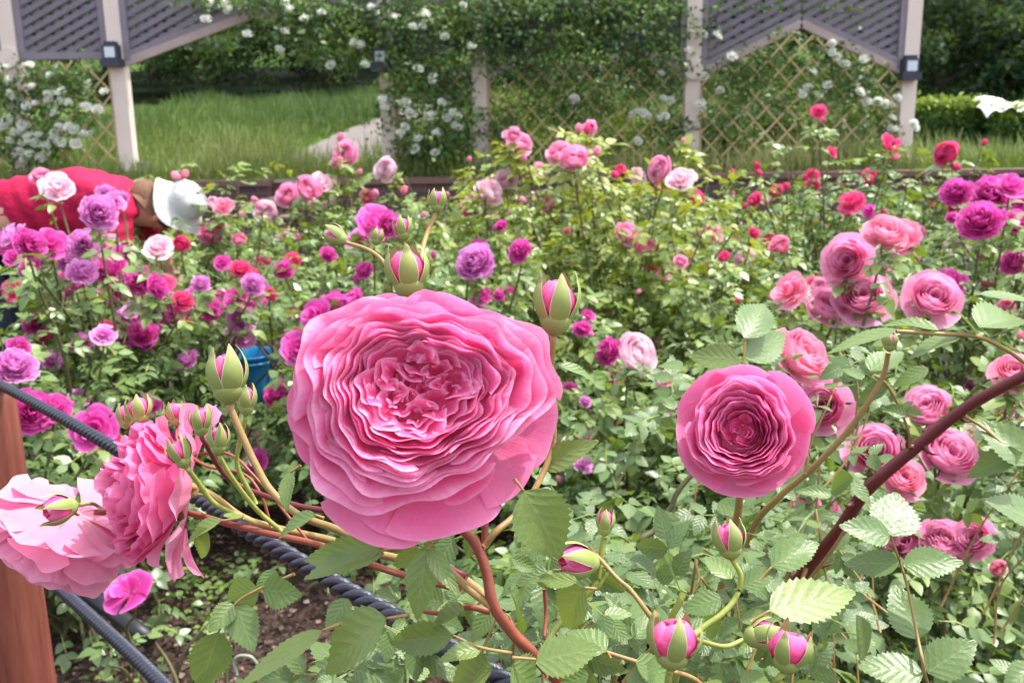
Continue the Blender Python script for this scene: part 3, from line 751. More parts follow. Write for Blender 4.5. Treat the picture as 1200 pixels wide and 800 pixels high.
rt_b = Z1([(78,118),(127,120),(20,175),(175,193),(75,267),(60,360),(68,375),(527,180),(543,197),(570,220),(637,205),(462,248),(508,296),(440,303),(422,328),(478,330),(628,320),(685,355),(715,362),(735,365),(757,340),(740,410),(740,448),(815,427),(820,445),(133,315),(525,150),(648,355)], 800)
climber('climbing rose with large white blooms under the right hand gable', [(850, 130, 35, 55), (900, 70, 40, 20), (990, 80, 45, 35), (960, 110, 60, 30), (1020, 120, 30, 35), (860, 85, 30, 20), (880, 8, 60, 5), (980, 8, 30, 5), (1040, 150, 14, 30), (880, 100, 50, 25), (920, 40, 30, 6)], 3900, .46, rt_b, [[(850, 205), (840, 150), (870, 90), (930, 60)], [(1040, 205), (1030, 140), (985, 80), (940, 40)], [(1000, 205), (960, 140), (950, 90)]], Y=10.02, seed=5)
for k, (x, y, rx, ry, lab, tn, Y) in enumerate(((850, 165, 45, 35, 'dark green shrub behind the right trellis beside the middle post', .3, 10.7), (915, 150, 40, 45, 'pale grassy shrub behind the right hand trellis', .55, 10.9), (985, 160, 40, 35, 'low mid green shrub behind the right trellis with pale tips', .42, 10.8), (512, 182, 45, 22, 'low bush at the foot of the narrow trellis panel', .35, 10.4), (625, 150, 50, 40, 'airy pale green shrub behind the left part of the wide trellis', .66, 11.2), (700, 150, 50, 45, 'light green shrub behind the middle of the wide trellis', .7, 11.5), (770, 160, 35, 36, 'mid green shrub behind the right end of the wide trellis', .52, 11.1))):
    r2 = np.random.RandomState(70+k); p = P(x, 200, Y); e = empty('shrub', (p[0], Y, GZ)); tag(e, lab, 'shrub')
    leaf_cloud([(x, y, rx, ry, Y)], 2200, .075, tn, r2, depth=.22).build('foliage', M['leaf_far'], e, True)
    B = MB()
    for q in range(4): tube(B, [P(x, 205, Y), P(x+r2.uniform(-1, 1)*rx*.4, y, Y), P(x+r2.uniform(-1, 1)*rx*.8, y-ry*.6, Y)], .015, .004, 5, m=4)
    B.build('stem', M['cane'], e, True)

# clipped hedges to the right, a white cloth on the far one
def hedge(px0, px1, pyt, pyb, Y, label, seed):
    r2 = np.random.RandomState(seed); a = P(px0, pyb, Y); b = P(px1, pyb, Y); zt = P(px0, pyt, Y)[2]; z0 = hterr(a[0], Y)
    e = empty('hedge', ((a[0]+b[0])/2, Y+.4, z0)); tag(e, label, 'hedge', None); N = 7000
    x = r2.uniform(a[0], b[0], N); y = r2.uniform(Y, Y+.9, N)**1.0; y = np.where(r2.rand(N) < .5, Y+np.abs(r2.normal(0, .08, N)), y); z = z0+(zt-z0)*r2.uniform(0, 1, N)**.7
    top = r2.rand(N) < .35; z = np.where(top, zt+r2.normal(0, .05, N), z)
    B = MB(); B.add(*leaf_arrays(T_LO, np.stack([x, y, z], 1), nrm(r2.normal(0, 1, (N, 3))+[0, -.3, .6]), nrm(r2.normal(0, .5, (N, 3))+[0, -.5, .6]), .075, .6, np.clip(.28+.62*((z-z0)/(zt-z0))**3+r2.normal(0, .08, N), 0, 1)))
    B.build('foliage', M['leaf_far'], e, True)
    B = MB(); B.box(((a[0]+b[0])/2, Y+.45, z0+(zt-z0)*.42), (b[0]-a[0]-.1, .6, (zt-z0)*.8)); B.build('twigs', M['tree_leaf'], e)
hedge(1064, 1144, 128, 192, 12.2, 'clipped hedge with yellow green top beside the right hand post', 21)
hedge(1158, 1290, 134, 200, 11.9, 'clipped hedge at the right edge under a white cloth', 22)
B = MB(); nu, nv = 40, 12; r2 = np.random.RandomState(9)
A = P(1153, 127, 11.95); Bq = P(1290, 128, 11.95); u = np.linspace(0, 1, nu); v = np.linspace(0, 1, nv); U, W = np.meshgrid(u, v, indexing='ij')
X = A[0]+(Bq[0]-A[0])*U; Yy = 11.85+W*.7; Z = A[2]+.0+.07*np.sin(U*9+W*2)*np.sin(W*PI)+.05*np.sin(U*23)*W-.14*np.clip(.25-W, 0, 1)*4*.5+.03*np.sin(U*40+W*6)
Z = Z+.05-(.10*(1-np.clip(U*12, 0, 1)))
B.add(np.stack([X, Yy, Z], -1).reshape(-1, 3), grid_faces(nu, nv)); M['cloth'] = simple('white_cloth', (.8, .82, .80), .7, .2, .05, 8, .1, .004)
tag(B.build('cloth', M['cloth'], None, True), 'crumpled white cloth spread over the hedge at the right edge', 'cloth')

# ------------------------------------------------------------------ woodland
def tree(x, y, H, R, tint, label, seed, low=.4, n=5200, name='broadleaf_tree', cat='tree', ln=.22, group='trees along the edge of the meadow'):
    r2 = np.random.RandomState(seed); z0 = float(hterr(x, y)); e = empty(name, (x, y, z0)); tag(e, label, cat, group)
    B = MB(); lean = r2.normal(0, .3, 2)
    tp = [np.array([x, y, z0-.2]), np.array([x+lean[0]*.4, y+lean[1]*.4, z0+H*.35]), np.array([x+lean[0], y+lean[1], z0+H*.8])]
    if cat == 'tree':
        tube(B, tp, .16+.02*H, .04, 9, m=6)
    tips = []
    for k in range(11):
        h = r2.uniform(low, .9)*H; a = r2.uniform(0, 6.28); rr = R*r2.uniform(.45, .95)*(1.1-.5*abs(h/H-.55))
        t = np.array([x+rr*math.cos(a), y+rr*math.sin(a), z0+h+.3]); s = np.array([x+lean[0]*h/H, y+lean[1]*h/H, z0+h*.7])
        tube(B, [s, (s+t)/2+[0, 0, .15], t], .05 if cat == 'tree' else .02, .012, 5, m=4); tips.append(t)
    tips.append(tp[-1]); B.build('trunk' if cat == 'tree' else 'stem', M['bark'], e, True)
    cl = []; 
    for t in tips:
        for k in range(3): cl.append((t+r2.normal(0, R*.22, 3), R*r2.uniform(.18, .38)))
    per = n//len(cl); B = MB()
    for c, rad in cl:
        dv = nrm(r2.normal(0, 1, (per, 3))); p = c+dv*rad*r2.uniform(.55, 1.05, (per, 1))*[1, 1, .75]
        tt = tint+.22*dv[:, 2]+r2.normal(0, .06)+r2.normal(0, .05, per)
        B.add(*leaf_arrays(T_LO, p, nrm(r2.normal(0, 1, (per, 3))+[0, 0, -.3]), nrm(dv*.6+[0, 0, .7]+r2.normal(0, .4, (per, 3))), ln*r2.uniform(.6, 1.2, per), .65, np.clip(tt, 0, 1)))
    B.build('crown' if cat == 'tree' else 'foliage', M['tree_leaf'], e, True)
M['bark'] = simple('bark', (.05, .038, .03), .9, .1, .35, 8, .8, .02)
px2x = lambda px, Y: P(px, 100, Y)[0]
TL = 'tall dark tree in the wood behind the meadow'
for k, (px, Y, H, R, tn) in enumerate([(20, 31, 9, 3.2, .2), (130, 29, 8, 3, .15), (250, 33, 9, 3.4, .18), (380, 30, 8.5, 3, .22), (500, 33, 9, 3.4, .2), (620, 29, 8, 3, .28), (740, 32, 9, 3.3, .22), (860, 30, 8.5, 3.1, .2), (980, 33, 9.5, 3.4, .2), (-90, 27, 9, 3.4, .2), (1290, 26, 9, 3.4, .2), (440, 40, 11, 4, .15), (200, 40, 11, 4, .15), (700, 41, 11, 4, .15), (940, 41, 11, 4, .15), (0, 41, 11, 4, .15)]):
    tree(px2x(px, Y), Y, H, R, tn, TL, 100+k, low=.12)
tree(px2x(1120, 21), 21, 7.5, 2.9, .12, 'dark spreading tree above the clipped hedges', 140, low=.12, n=9000, group=None, ln=.16)
tree(px2x(1210, 19), 19, 7, 2.4, .2, 'dense dark tree at the upper right edge behind the cloth', 141, low=.12, n=8000, group=None, ln=.15)
shr = [(60, 26.5, 1.9, .3, 'dark round bush at the wood edge seen through the left trellis'), (175, 26, 2.0, .12, 'very dark bush at the wood edge just right of the left bay'),
       (235, 24.5, 1.7, .5, 'lighter green rounded bush standing out before the dark wood'), (300, 25.5, 1.8, .36, 'mid green bush at the top of the meadow'),
       (350, 26, 1.9, .3, 'spreading bush at the top of the meadow near the middle'), (415, 25.5, 2.0, .34, 'bush at the wood edge left of the middle lantern'),
       (560, 24, 1.9, .4, 'bush at the wood edge behind the narrow bay'), (690, 24, 2.1, .4, 'bush behind the wide trellis above the path'),
       (800, 23, 2.1, .3, 'dark bush behind the post with the round plate'), (900, 22, 2.0, .45, 'green bush behind the right gable'), (1010, 20, 1.8, .4, 'dark green bush left of the right hand lantern'),
       (1100, 17.5, 1.3, .45, 'small light green bush above the first clipped hedge'), (1165, 17, 1.0, .25, 'dark low bush between the two clipped hedges')]
for k, (px, Y, R, tn, lab) in enumerate(shr):
    tree(px2x(px, Y), Y, R*1.5, R, tn, lab, 200+k, low=.15, n=3600, name='shrub', cat='shrub', ln=.15, group=None)
#@@SPLIT2
# ================================================================== PERSON (bent over the roses)
def skin(name, verts, edges, radii, mat, parent, levels=2, root=0):
    me = bpy.data.meshes.new(name); me.from_pydata([tuple(map(float, v)) for v in verts], edges, []); me.update()
    o = bpy.data.objects.new(name+'_tmp', me); COL.objects.link(o)
    md = o.modifiers.new('s', 'SKIN'); md.use_smooth_shade = True
    for i, r in enumerate(radii):
        sv = me.skin_vertices[0].data[i]; rr = r if isinstance(r, tuple) else (r, r); sv.radius = rr; sv.use_root = (i == root)
    sb = o.modifiers.new('d', 'SUBSURF'); sb.levels = levels; sb.render_levels = levels
    dg = bpy.context.evaluated_depsgraph_get(); ev = o.evaluated_get(dg)
    m2 = bpy.data.meshes.new_from_object(ev); m2.name = name
    bpy.data.objects.remove(o); bpy.data.meshes.remove(me)
    m2.materials.clear(); m2.materials.append(mat)
    m2.polygons.foreach_set('use_smooth', np.ones(len(m2.polygons), bool))
    return link(name, m2, None, parent)
M['skin'] = simple('skin', (.55, .30, .21), .5, .35, .1, 12, .1, .001)
M['shirt'] = simple('red_shirt', (.46, .010, .06), .75, .2, .22, 7, .9, .03, 9)
M['trouser'] = simple('navy_trousers', (.03, .035, .06), .85, .2, .2, 9, .3, .004)
M['hair'] = simple('brown_hair', (.17, .085, .045), .6, .3, .4, 60, .8, .006, 120)
M['hat'] = simple('hat_cloth', (.50, .50, .50), .8, .2, .12, 9, .7, .012, 16)
PYY = 4.05
def pw(px, py, dy=0.): p = P(px, py, PYY); return p+np.array([0, dy, 0])
pel = pw(-18, 262); wst = pw(30, 246); cst = pw(100, 240); shc = pw(146, 241); nek = pw(170, 247); hd = pw(194, 252)
per_ = empty('person', (pel[0], PYY, 0)); tag(per_, 'person in a red shirt and pale hat bending over the roses', 'person')
px_, py_ = pel[0], PYY
shL = shc+[.02, -.17, -.01]; shR = shc+[.02, .17, -.01]
elL = shL+[.03, -.04, -.28]; elR = shR+[.05, .04, -.28]; haL = elL+[.14, .05, -.18]; haR = elR+[.14, -.05, -.18]
V = [pel, wst, cst, shc, nek, hd, hd+[.10, 0, .05],
     shL, elL, haL, shR, elR, haR,
     pel+[-.01, -.1, -.06], [px_+.05, py_-.12, .52], [px_-.05, py_-.13, .09], [px_+.13, py_-.14, .035],
     pel+[-.01, .1, -.06], [px_+.07, py_+.12, .52], [px_+.02, py_+.13, .09], [px_+.2, py_+.14, .035]]
E = [(0,1),(1,2),(2,3),(3,4),(4,5),(5,6),(3,7),(7,8),(8,9),(3,10),(10,11),(11,12),(0,13),(13,14),(14,15),(15,16),(0,17),(17,18),(18,19),(19,20)]
Rr = [.13,.12,.125,.10,.055,.088,.07,.055,.042,.028,.055,.042,.028,.085,.055,.042,.035,.085,.055,.042,.035]
for hnd in (9, 12):                                             # palms and five fingers each
    b = V[hnd]; pm = b+np.array([.05, 0, -.05]); V.append(pm); i0 = len(V)-1; E.append((hnd, i0)); Rr.append(.024)
    for f in range(5):
        s = (f-2)*.02; ln = (.05, .07, .078, .07, .055)[f]
        q1 = pm+np.array([.02, s*1.2, -.02]); q2 = q1+np.array([ln*.5, s*.5, -ln*.5]); q3 = q2+np.array([ln*.1, 0, -ln*.5])
        V += [q1, q2, q3]; n_ = len(V); E += [(i0, n_-3), (n_-3, n_-2), (n_-2, n_-1)]; Rr += [.009, .008, .007]
skin('body', V, E, Rr, M['skin'], per_, 2)
# shirt with sleeves, gathered folds
Vs = [pel+[.0, 0, .01], wst, (wst+cst)/2+[0, 0, .012], cst+[0, 0, .012], shc+[0, 0, .0], shL, (shL+elL)/2+[0, 0, -.02], shR, (shR+elR)/2+[0, 0, -.02]]
sh = skin('shirt', Vs, [(0,1),(1,2),(2,3),(3,4),(4,5),(5,6),(4,7),(7,8)], [(.15,.16),(.142,.15),(.15,.16),(.148,.17),(.12,.13),(.082,.09),(.068,.068),(.082,.09),(.068,.068)], M['shirt'], per_, 3)
r2 = np.random.RandomState(4)
co = np.array([v.co for v in sh.data.vertices])
nn = np.array([v.normal for v in sh.data.vertices])
fold = .005*np.sin(co[:, 0]*55+co[:, 2]*40+3*np.sin(co[:, 1]*9+co[:, 0]*11))+.003*np.sin(co[:, 0]*35-co[:, 2]*95+2*np.sin(co[:, 1]*14))
co += nn*fold[:, None]; sh.data.vertices.foreach_set('co', co.ravel().astype(np.float32))
skin('trousers', [V[0], V[13], V[14], np.array(V[15])+[0, 0, .02], V[17], V[18], np.array(V[19])+[0, 0, .02]], [(0,1),(1,2),(2,3),(0,4),(4,5),(5,6)], [.146,.1,.075,.065,.1,.075,.065], M['trouser'], per_, 2)
# hair at the back of the head
cr = nrm(np.array([.83, 0, .50])); fc = nrm(np.array([.50, 0, -.83]))
skin('hair', [hd-cr*.07-fc*.02, hd-cr*.02-fc*.04, hd+cr*.04-fc*.035, pw(166, 226), pw(154, 220)], [(0,1),(1,2),(0,3),(3,4)], [.09,.095,.09,.088,.062], M['hair'], per_, 2)
# hat: floppy brim and crown
B = MB(); n = 40; prof = [(.165, -.015), (.155, -.012), (.13, .0), (.105, .008), (.098, .02), (.098, .06), (.09, .09), (.06, .11), (.01, .115)]
Vv = []
for i in range(n):
    a = 2*PI*i/n
    for r, z in prof:
        fl = .02*math.sin(3*a+1)*max(0, r-.1)/.06
        Vv.append((r*math.cos(a)*(1.04 if r < .1 else 1.0), r*math.sin(a), z+fl+.004*math.sin(9*a)*(z > .03)))
B.add(Vv, grid_faces(n, len(prof), True))
hm = B.mesh('hat', M['hat']); place('hat', hm, frame_mat(hd+cr*.08, nrm(cr+np.array([0, -.22, 0])), .88), per_)
# face features hidden under the brim: nose, eyes, ears
B = MB(); f0 = hd+fc*.082+cr*.0; tube(B, [f0+cr*.02, f0+fc*.02-cr*.02], .008, .014, 8, m=3); B.build('nose', M['skin'], per_, True)
for s in (-1, 1):
    B = MB(); tube(B, [f0+cr*.03+np.array([0, s*.03, 0])-fc*.004, f0+cr*.03+np.array([0, s*.03, 0])+fc*.004], .010, .006, 8, m=2); B.build('eye', M['cane'], per_, True)
    B = MB(); tube(B, [hd+np.array([0, s*.085, 0])+cr*.02, hd+np.array([0, s*.092, 0])-cr*.03], .018, .012, 8, m=2); B.build('ear', M['skin'], per_, True)

# ------------------------------------------------------------------ blue bucket
M['blue'] = simple('blue_plastic', (.01, .22, .50), .38, .5, .08, 6, .1, .002)
bp = P(294, 447, 4.45); bx, by = bp[0], bp[1]
bk = empty('bucket', (bx, by, 0)); tag(bk, 'blue plastic bucket standing among the magenta roses', 'bucket')
prof = [(.001, .012), (.095, .012), (.1, .02), (.112, .12), (.117, .2), (.121, .235), (.129, .238), (.131, .25), (.128, .255), (.122, .25), (.112, .18), (.10, .05), (.001, .03)]
n = 36; B = MB(); B.add([(bx+r*math.cos(2*PI*i/n), by+r*math.sin(2*PI*i/n), z) for i in range(n) for r, z in prof], grid_faces(n, len(prof), True)); B.build('bucket_body', M['blue'], bk, True)
B = MB(); tube(B, [(bx+.133*math.cos(a), by+.133*math.sin(a), .218) for a in np.linspace(0, 2*PI, 33)], .006, .006, 6, m=1, raw=True); B.build('rim', M['blue'], bk, True)
B = MB(); tube(B, [(bx+.135*math.cos(a), by-.02-.03*math.sin(a), .245-.16*math.sin(a)*.65) for a in np.linspace(0, PI, 17)][:17], .0045, .0045, 6, m=1, raw=True); B.build('handle', M['blue'], bk, True)

# ------------------------------------------------------------------ rope fence
def wood_mat():
    m, nt, out = newmat('red_brown_wood'); N = NT(nt); co = N.coord()
    mp = N.n('ShaderNodeMapping'); mp.inputs['Scale'].default_value = (60, 60, 5); N.l(co, mp.inputs[0])
    g = N.noise(1, 5, mp.outputs[0], .6); b = N.noise(6, 4, co)
    c = N.ramp(g, [(.25, (.07, .018, .012)), (.5, (.19, .052, .032)), (.75, (.27, .09, .062))]); c = N.mix(N.math('MULTIPLY', b, .5), c, (.16, .05, .036))
    N.l(N.pbsdf(c, .6, .3, N.bump(g, .5, .003)), out.inputs[0]); return m
M['wood'] = wood_mat()
pt = D(-28, 453, 1.47); B = MB()
zs = [-.1, .2, .5, .8, pt[2]-.02, pt[2]-.004, pt[2]]
rr_ = [.056, .0555, .055, .0545, .054, .050, .040]
n = 28; Vv = [((pt[0])+r*math.cos(2*PI*i/n)*(1+.02*math.sin(3*2*PI*i/n+z*3)), pt[1]+r*math.sin(2*PI*i/n), z) for i in range(n) for z, r in zip(zs, rr_)]
B.add(Vv, grid_faces(n, len(zs), True)); B.add([Vv[i*len(zs)+len(zs)-1] for i in range(0, n, n//4)][:4], [(0, 1, 2, 3)])
post = B.build('fence_post', M['wood'], None, True); tag(post, 'round red brown wooden fence post carrying the two ropes', 'fence post')
M['rope'] = simple('navy_rope', (.017, .019, .038), .32, .9, .3, 300, .6, .0008, 900)
def rope(pts, R, label, pitch):
    W = spline([D(*p) for p in pts], 60); s = np.concatenate([[0], np.cumsum(np.linalg.norm(np.diff(W, axis=0), axis=1))])
    K = int(s[-1]/pitch*9); t = np.linspace(0, s[-1], K); W = np.stack([np.interp(t, s, W[:, i]) for i in range(3)], 1)
    tan = nrm(np.gradient(W, axis=0)); x = nrm(np.cross(tan, [0, 0, 1])); y = np.cross(x, tan); B = MB()
    for k in range(3):
        a = t/pitch*2*PI/1+k*2*PI/3
        c = W+(np.cos(a)[:, None]*x+np.sin(a)[:, None]*y)*R*.56
        tube(B, c, R*.50, R*.50, 8, raw=True)
    o = B.build('rope', M['rope'], None, True); tag(o, label, 'rope')
rope([(-60, 424, 1.58), (0, 451, 1.46), (100, 505, 1.16), (230, 582, .90), (300, 627, .80), (400, 688, .715), (450, 716, .68), (570, 786, .60), (720, 880, .52)], .0076, 'thick twisted navy rope running from the post top under the big bloom', .042)
rope([(8, 631, 1.44), (40, 662, 1.36), (95, 712, 1.2), (150, 762, 1.07), (195, 806, .98), (270, 880, .85)], .0080, 'lower twisted navy rope leaving the side of the wooden post', .026)
M['pipe'] = simple('black_pipe', (.012, .013, .016), .45, .5, .2, 9, .1, .002)
B = MB(); tube(B, [P(40, 655, 2.02), P(110, 700, 1.93), P(176, 750, 1.82)], .018, .018, 12, m=4); tag(B.build('pipe', M['pipe'], None, True), 'short black pipe lying on the bare soil below the ropes', 'pipe')
M['wire'] = simple('green_wire', (.30, .36, .28), .4, .5, .1, 9, .1, .001)
B = MB(); tube(B, [P(278, 790, 1.78), P(274, 775, 1.78), P(280, 768, 1.78), P(294, 769, 1.78), P(302, 778, 1.78)], .003, .003, 6, m=5); tag(B.build('garden_wire', M['wire'], None, True), 'bent pale green wire hook sticking out of the soil', 'garden wire')

# litter, chips and seedlings on the soil
rng = np.random.RandomState(31)
def scatter(n, xr, yr): return np.stack([rng.uniform(*xr, n), rng.uniform(*yr, n)], 1)
M['chip'] = leaf_mat('bark_chips', False, [(0, (.03, .018, .014)), (.4, (.09, .055, .042)), (.75, (.24, .16, .13)), (1, (.5, .4, .36))], .8, 0.02, .2)
xy = np.vstack([scatter(26000, (-2.2, 2.4), (1.2, 3.6)), scatter(12000, (-3.5, 4), (3.6, 6.5))]); N_ = len(xy)
pos = np.stack([xy[:, 0], xy[:, 1], bedz(xy[:, 0], xy[:, 1])+rng.uniform(0, .012, N_)], 1)
B = MB(); B.add(*leaf_arrays(T_LO, pos, rng.normal(0, 1, (N_, 3))*[1, 1, .25], nrm(rng.normal(0, .35, (N_, 3))+[0, 0, 1]), rng.uniform(.008, .028, N_), rng.uniform(.3, .9, N_), rng.beta(2, 3.5, N_)))
tag(B.build('bark_mulch', M['chip']), 'loose bark chips and dry bits covering the soil', 'mulch', kind='stuff')
cent = [P(80, 775, 1.72), P(235, 645, 2.45), P(245, 680, 2.3), P(280, 640, 2.55), P(70, 735, 1.9), P(110, 720, 2.0), P(990, 760, 1.75), P(960, 745, 1.8), P(1150, 720, 2.0), P(560, 430, 4.6), P(200, 660, 2.5), P(95, 790, 1.66), P(1040, 740, 1.85)]
cs = np.array(cent)[rng.randint(0, len(cent), 800)]; pos = cs+rng.normal(0, .055, (800, 3)); pos[:, 2] = bedz(pos[:, 0], pos[:, 1])+rng.uniform(.005, .05, 800)
B = MB(); B.add(*leaf_arrays(T_MID, pos, rng.normal(0, 1, (800, 3))*[1, 1, .2]+[0, 0, .3], nrm(rng.normal(0, .4, (800, 3))+[0, 0, 1]), rng.uniform(.012, .03, 800), .75, rng.uniform(.35, .85, 800)))
tag(B.build('weeds', M['leaf_mid'], None, True), 'tiny green weed seedlings in tufts on the bare soil', 'weeds', kind='stuff')
M['dry'] = leaf_mat('dry_leaf', True, [(0, (.2, .08, .05)), (.5, (.34, .16, .11)), (1, (.45, .25, .17))], .6, .1, .3)
for px, py, Y, lab in ((968, 793, 1.72, 'dry pinkish brown leaf on the soil below the right hand buds'), (1175, 745, 1.95, 'fallen pale pink brown leaf on the soil at the right edge')):
    p = P(px, py, Y); p[2] = bedz(p[0], p[1])+.02; B = MB(); B.add(*leaf_arrays(T_HI, p[None], np.array([[1., .25, .05]]), np.array([[0., -.2, 1]]), .05, .6, np.array([.6])))
    tag(B.build('fallen_leaf', M['dry'], None, True), lab, 'dry leaf')

# ================================================================== ROSE BEDS
KV = {}
for col, kinds in {'m': ('pom', 'pom', 'loose'), 'l': ('pom', 'loose', 'pom'), 'h': ('loose', 'cup2', 'pom'), 'p': ('cup', 'cup2', 'cup'), 'w2': ('cup', 'cup2', 'loose'), 's': ('cup2', 'cup', 'loose'), 'mo': ('open',)}.items():
    mt = M['m' if col == 'mo' else col]
    KV[col] = [bloom_small(np.random.RandomState(400+17*i+len(col)+ord(col[0])), k).mesh('rose_bloom', mt) for i, k in enumerate(kinds)]
BUDM = {c: bloom_small(np.random.RandomState(7), 'bud').mesh('rosebud', M[c]) for c in ('h', 'p', 's', 'm')}
CALX = calyx_mesh(np.random.RandomState(3))
# (px, py, diameter px, colour)
FL = [(117,248,40,'l'),(122,228,22,'l'),(140,232,18,'l'),(38,285,34,'m'),(60,283,30,'m'),(78,300,32,'l'),(97,285,30,'l'),(125,310,38,'m'),(102,312,26,'m'),(143,295,24,'m'),(163,327,34,'m'),(188,330,28,'h'),
(133,338,28,'m'),(10,272,26,'l'),(133,397,30,'m'),(168,388,34,'m'),(17,425,44,'l'),(97,400,28,'l'),(247,358,34,'m'),(297,343,30,'m'),(283,313,24,'h'),(307,307,20,'s'),(283,373,32,'l'),(284,390,28,'l'),
(367,367,34,'m'),(357,355,24,'m'),(393,357,36,'m'),(350,408,36,'m'),(328,458,34,'m'),(207,363,22,'m'),(203,380,18,'m'),(40,375,22,'h'),(53,397,22,'h'),(247,273,22,'p'),(263,277,16,'p'),(258,268,18,'p'),(310,248,24,'w2'),
(335,228,24,'p'),(363,220,28,'p'),(378,212,20,'w2'),(388,214,22,'w2'),(185,287,26,'w2'),(213,285,18,'h'),(68,217,28,'w2'),(75,214,18,'p'),(47,205,18,'p'),(208,207,12,'s'),(216,206,12,'s'),(120,463,30,'m'),(37,481,48,'m'),(66,476,36,'m'),
(110,500,44,'m'),(298,539,26,'m'),(326,463,30,'m'),(255,490,16,'m'),(46,690,28,'m'),(122,288,24,'w2'),(90,330,20,'m'),(140,378,18,'m'),(75,395,20,'l'),(230,345,20,'l'),(240,340,18,'l'),(190,348,22,'l'),(165,355,20,'l'),(70,435,22,'l'),(150,360,18,'m'),(15,300,16,'m'),
(60,440,18,'l'),(130,440,16,'m'),(122,425,16,'m'),(227,415,10,'m'),(275,350,16,'m'),(318,345,14,'h'),(298,320,18,'h'),(330,350,20,'p'),(340,355,18,'p'),(335,275,12,'p'),(240,300,14,'p'),(262,240,18,'s'),(250,238,14,'w2'),(300,235,10,'s'),
(443,258,44,'m'),(458,262,30,'m'),(555,305,48,'l'),(563,287,20,'m'),(425,315,22,'m'),(410,355,40,'m'),(563,345,24,'m'),(577,223,28,'w2'),(592,210,24,'w2'),(567,218,20,'w2'),(565,237,22,'p'),(552,235,18,'w2'),(452,198,26,'w2'),(403,180,28,'p'),(398,162,12,'p'),(395,190,14,'p'),(421,202,9,'p'),
(432,230,16,'s'),(630,200,18,'p'),(617,243,18,'p'),(640,240,20,'p'),(603,247,20,'w2'),(622,232,16,'w2'),(607,293,28,'m'),(622,292,18,'m'),(603,302,14,'m'),(738,272,28,'p'),(757,287,20,'s'),(772,197,28,'p'),(797,208,28,'w2'),(747,207,20,'w2'),(728,200,16,'h'),(722,206,12,'h'),(777,217,16,'h'),(763,313,18,'h'),
(793,313,22,'p'),(777,323,16,'p'),(748,413,50,'w2'),(710,410,36,'m'),(683,383,22,'m'),(613,397,26,'m'),(625,400,22,'m'),(720,437,26,'m'),(687,420,20,'m'),(597,160,14,'p'),(610,166,26,'p'),(602,157,16,'p'),(657,178,30,'p'),(672,184,32,'p'),(680,176,24,'p'),(677,152,12,'p'),(690,150,16,'p'),(688,154,12,'h'),
(730,490,32,'m'),(690,512,30,'m'),(668,522,34,'m'),(742,500,24,'m'),(700,535,18,'m'),(690,545,16,'m'),(785,493,36,'l'),(773,505,24,'p'),(735,492,20,'m'),(690,368,14,'m'),(580,268,8,'m'),
(837,272,22,'p'),(805,295,20,'p'),(798,305,14,'p'),(872,302,22,'w2'),(878,315,16,'w2'),(817,230,20,'h'),(860,202,8,'h'),(887,195,11,'h'),(890,203,11,'h'),(883,233,18,'h'),(910,223,15,'h'),(904,226,12,'h'),(922,220,11,'h'),(955,205,16,'h'),(953,215,16,'h'),(1016,205,18,'h'),(1020,212,12,'h'),(997,235,28,'h'),(993,245,18,'h'),
(960,130,16,'h'),(1047,170,26,'h'),(1108,179,26,'h'),(1120,223,34,'m'),(1160,227,44,'m'),(1148,255,48,'m'),(1187,215,28,'m'),(1170,212,18,'h'),(1193,258,30,'m'),(1188,305,28,'m'),(1115,327,32,'m'),(1040,270,44,'s'),(1056,277,38,'s'),(1078,272,14,'s'),(992,305,52,'p'),(980,312,28,'p'),
(1035,302,28,'w2'),(1012,345,58,'p'),(972,357,44,'p'),(1095,347,56,'p'),(923,338,38,'s'),(957,330,22,'h'),(905,283,22,'h'),(885,272,14,'h'),(1048,340,22,'s'),(1063,328,24,'w2'),(1125,290,18,'w2'),(1108,288,10,'s'),(865,352,12,'h'),(845,373,13,'h'),(805,370,16,'h'),(1190,433,42,'s'),
(943,413,64,'s'),(930,425,34,'p'),(962,475,58,'p'),(955,450,40,'s'),(1025,527,58,'p'),(1060,558,44,'s'),(1050,545,40,'s'),(1115,530,60,'p'),(957,597,50,'p'),(950,610,30,'m'),(1060,635,44,'p'),(1110,632,48,'p'),(1100,625,30,'p'),(1140,630,40,'p'),(1170,665,16,'s'),(1085,475,46,'p'),(1075,480,34,'p'),(1185,470,44,'p'),(1165,440,26,'p'),(828,310,10,'s'),(848,300,14,'h'),(720,310,10,'p'),
(1190,240,24,'m'),(1075,305,12,'p'),(1060,215,8,'h'),(1037,250,10,'h'),(985,215,8,'h'),(1082,565,10,'h'),(955,375,20,'p'),(1150,300,10,'m'),(810,330,12,'h'),(700,270,9,'p'),(648,290,9,'m'),(665,310,9,'m'),(585,345,14,'m'),(508,300,10,'m'),(545,320,12,'m'),(640,390,14,'m')]
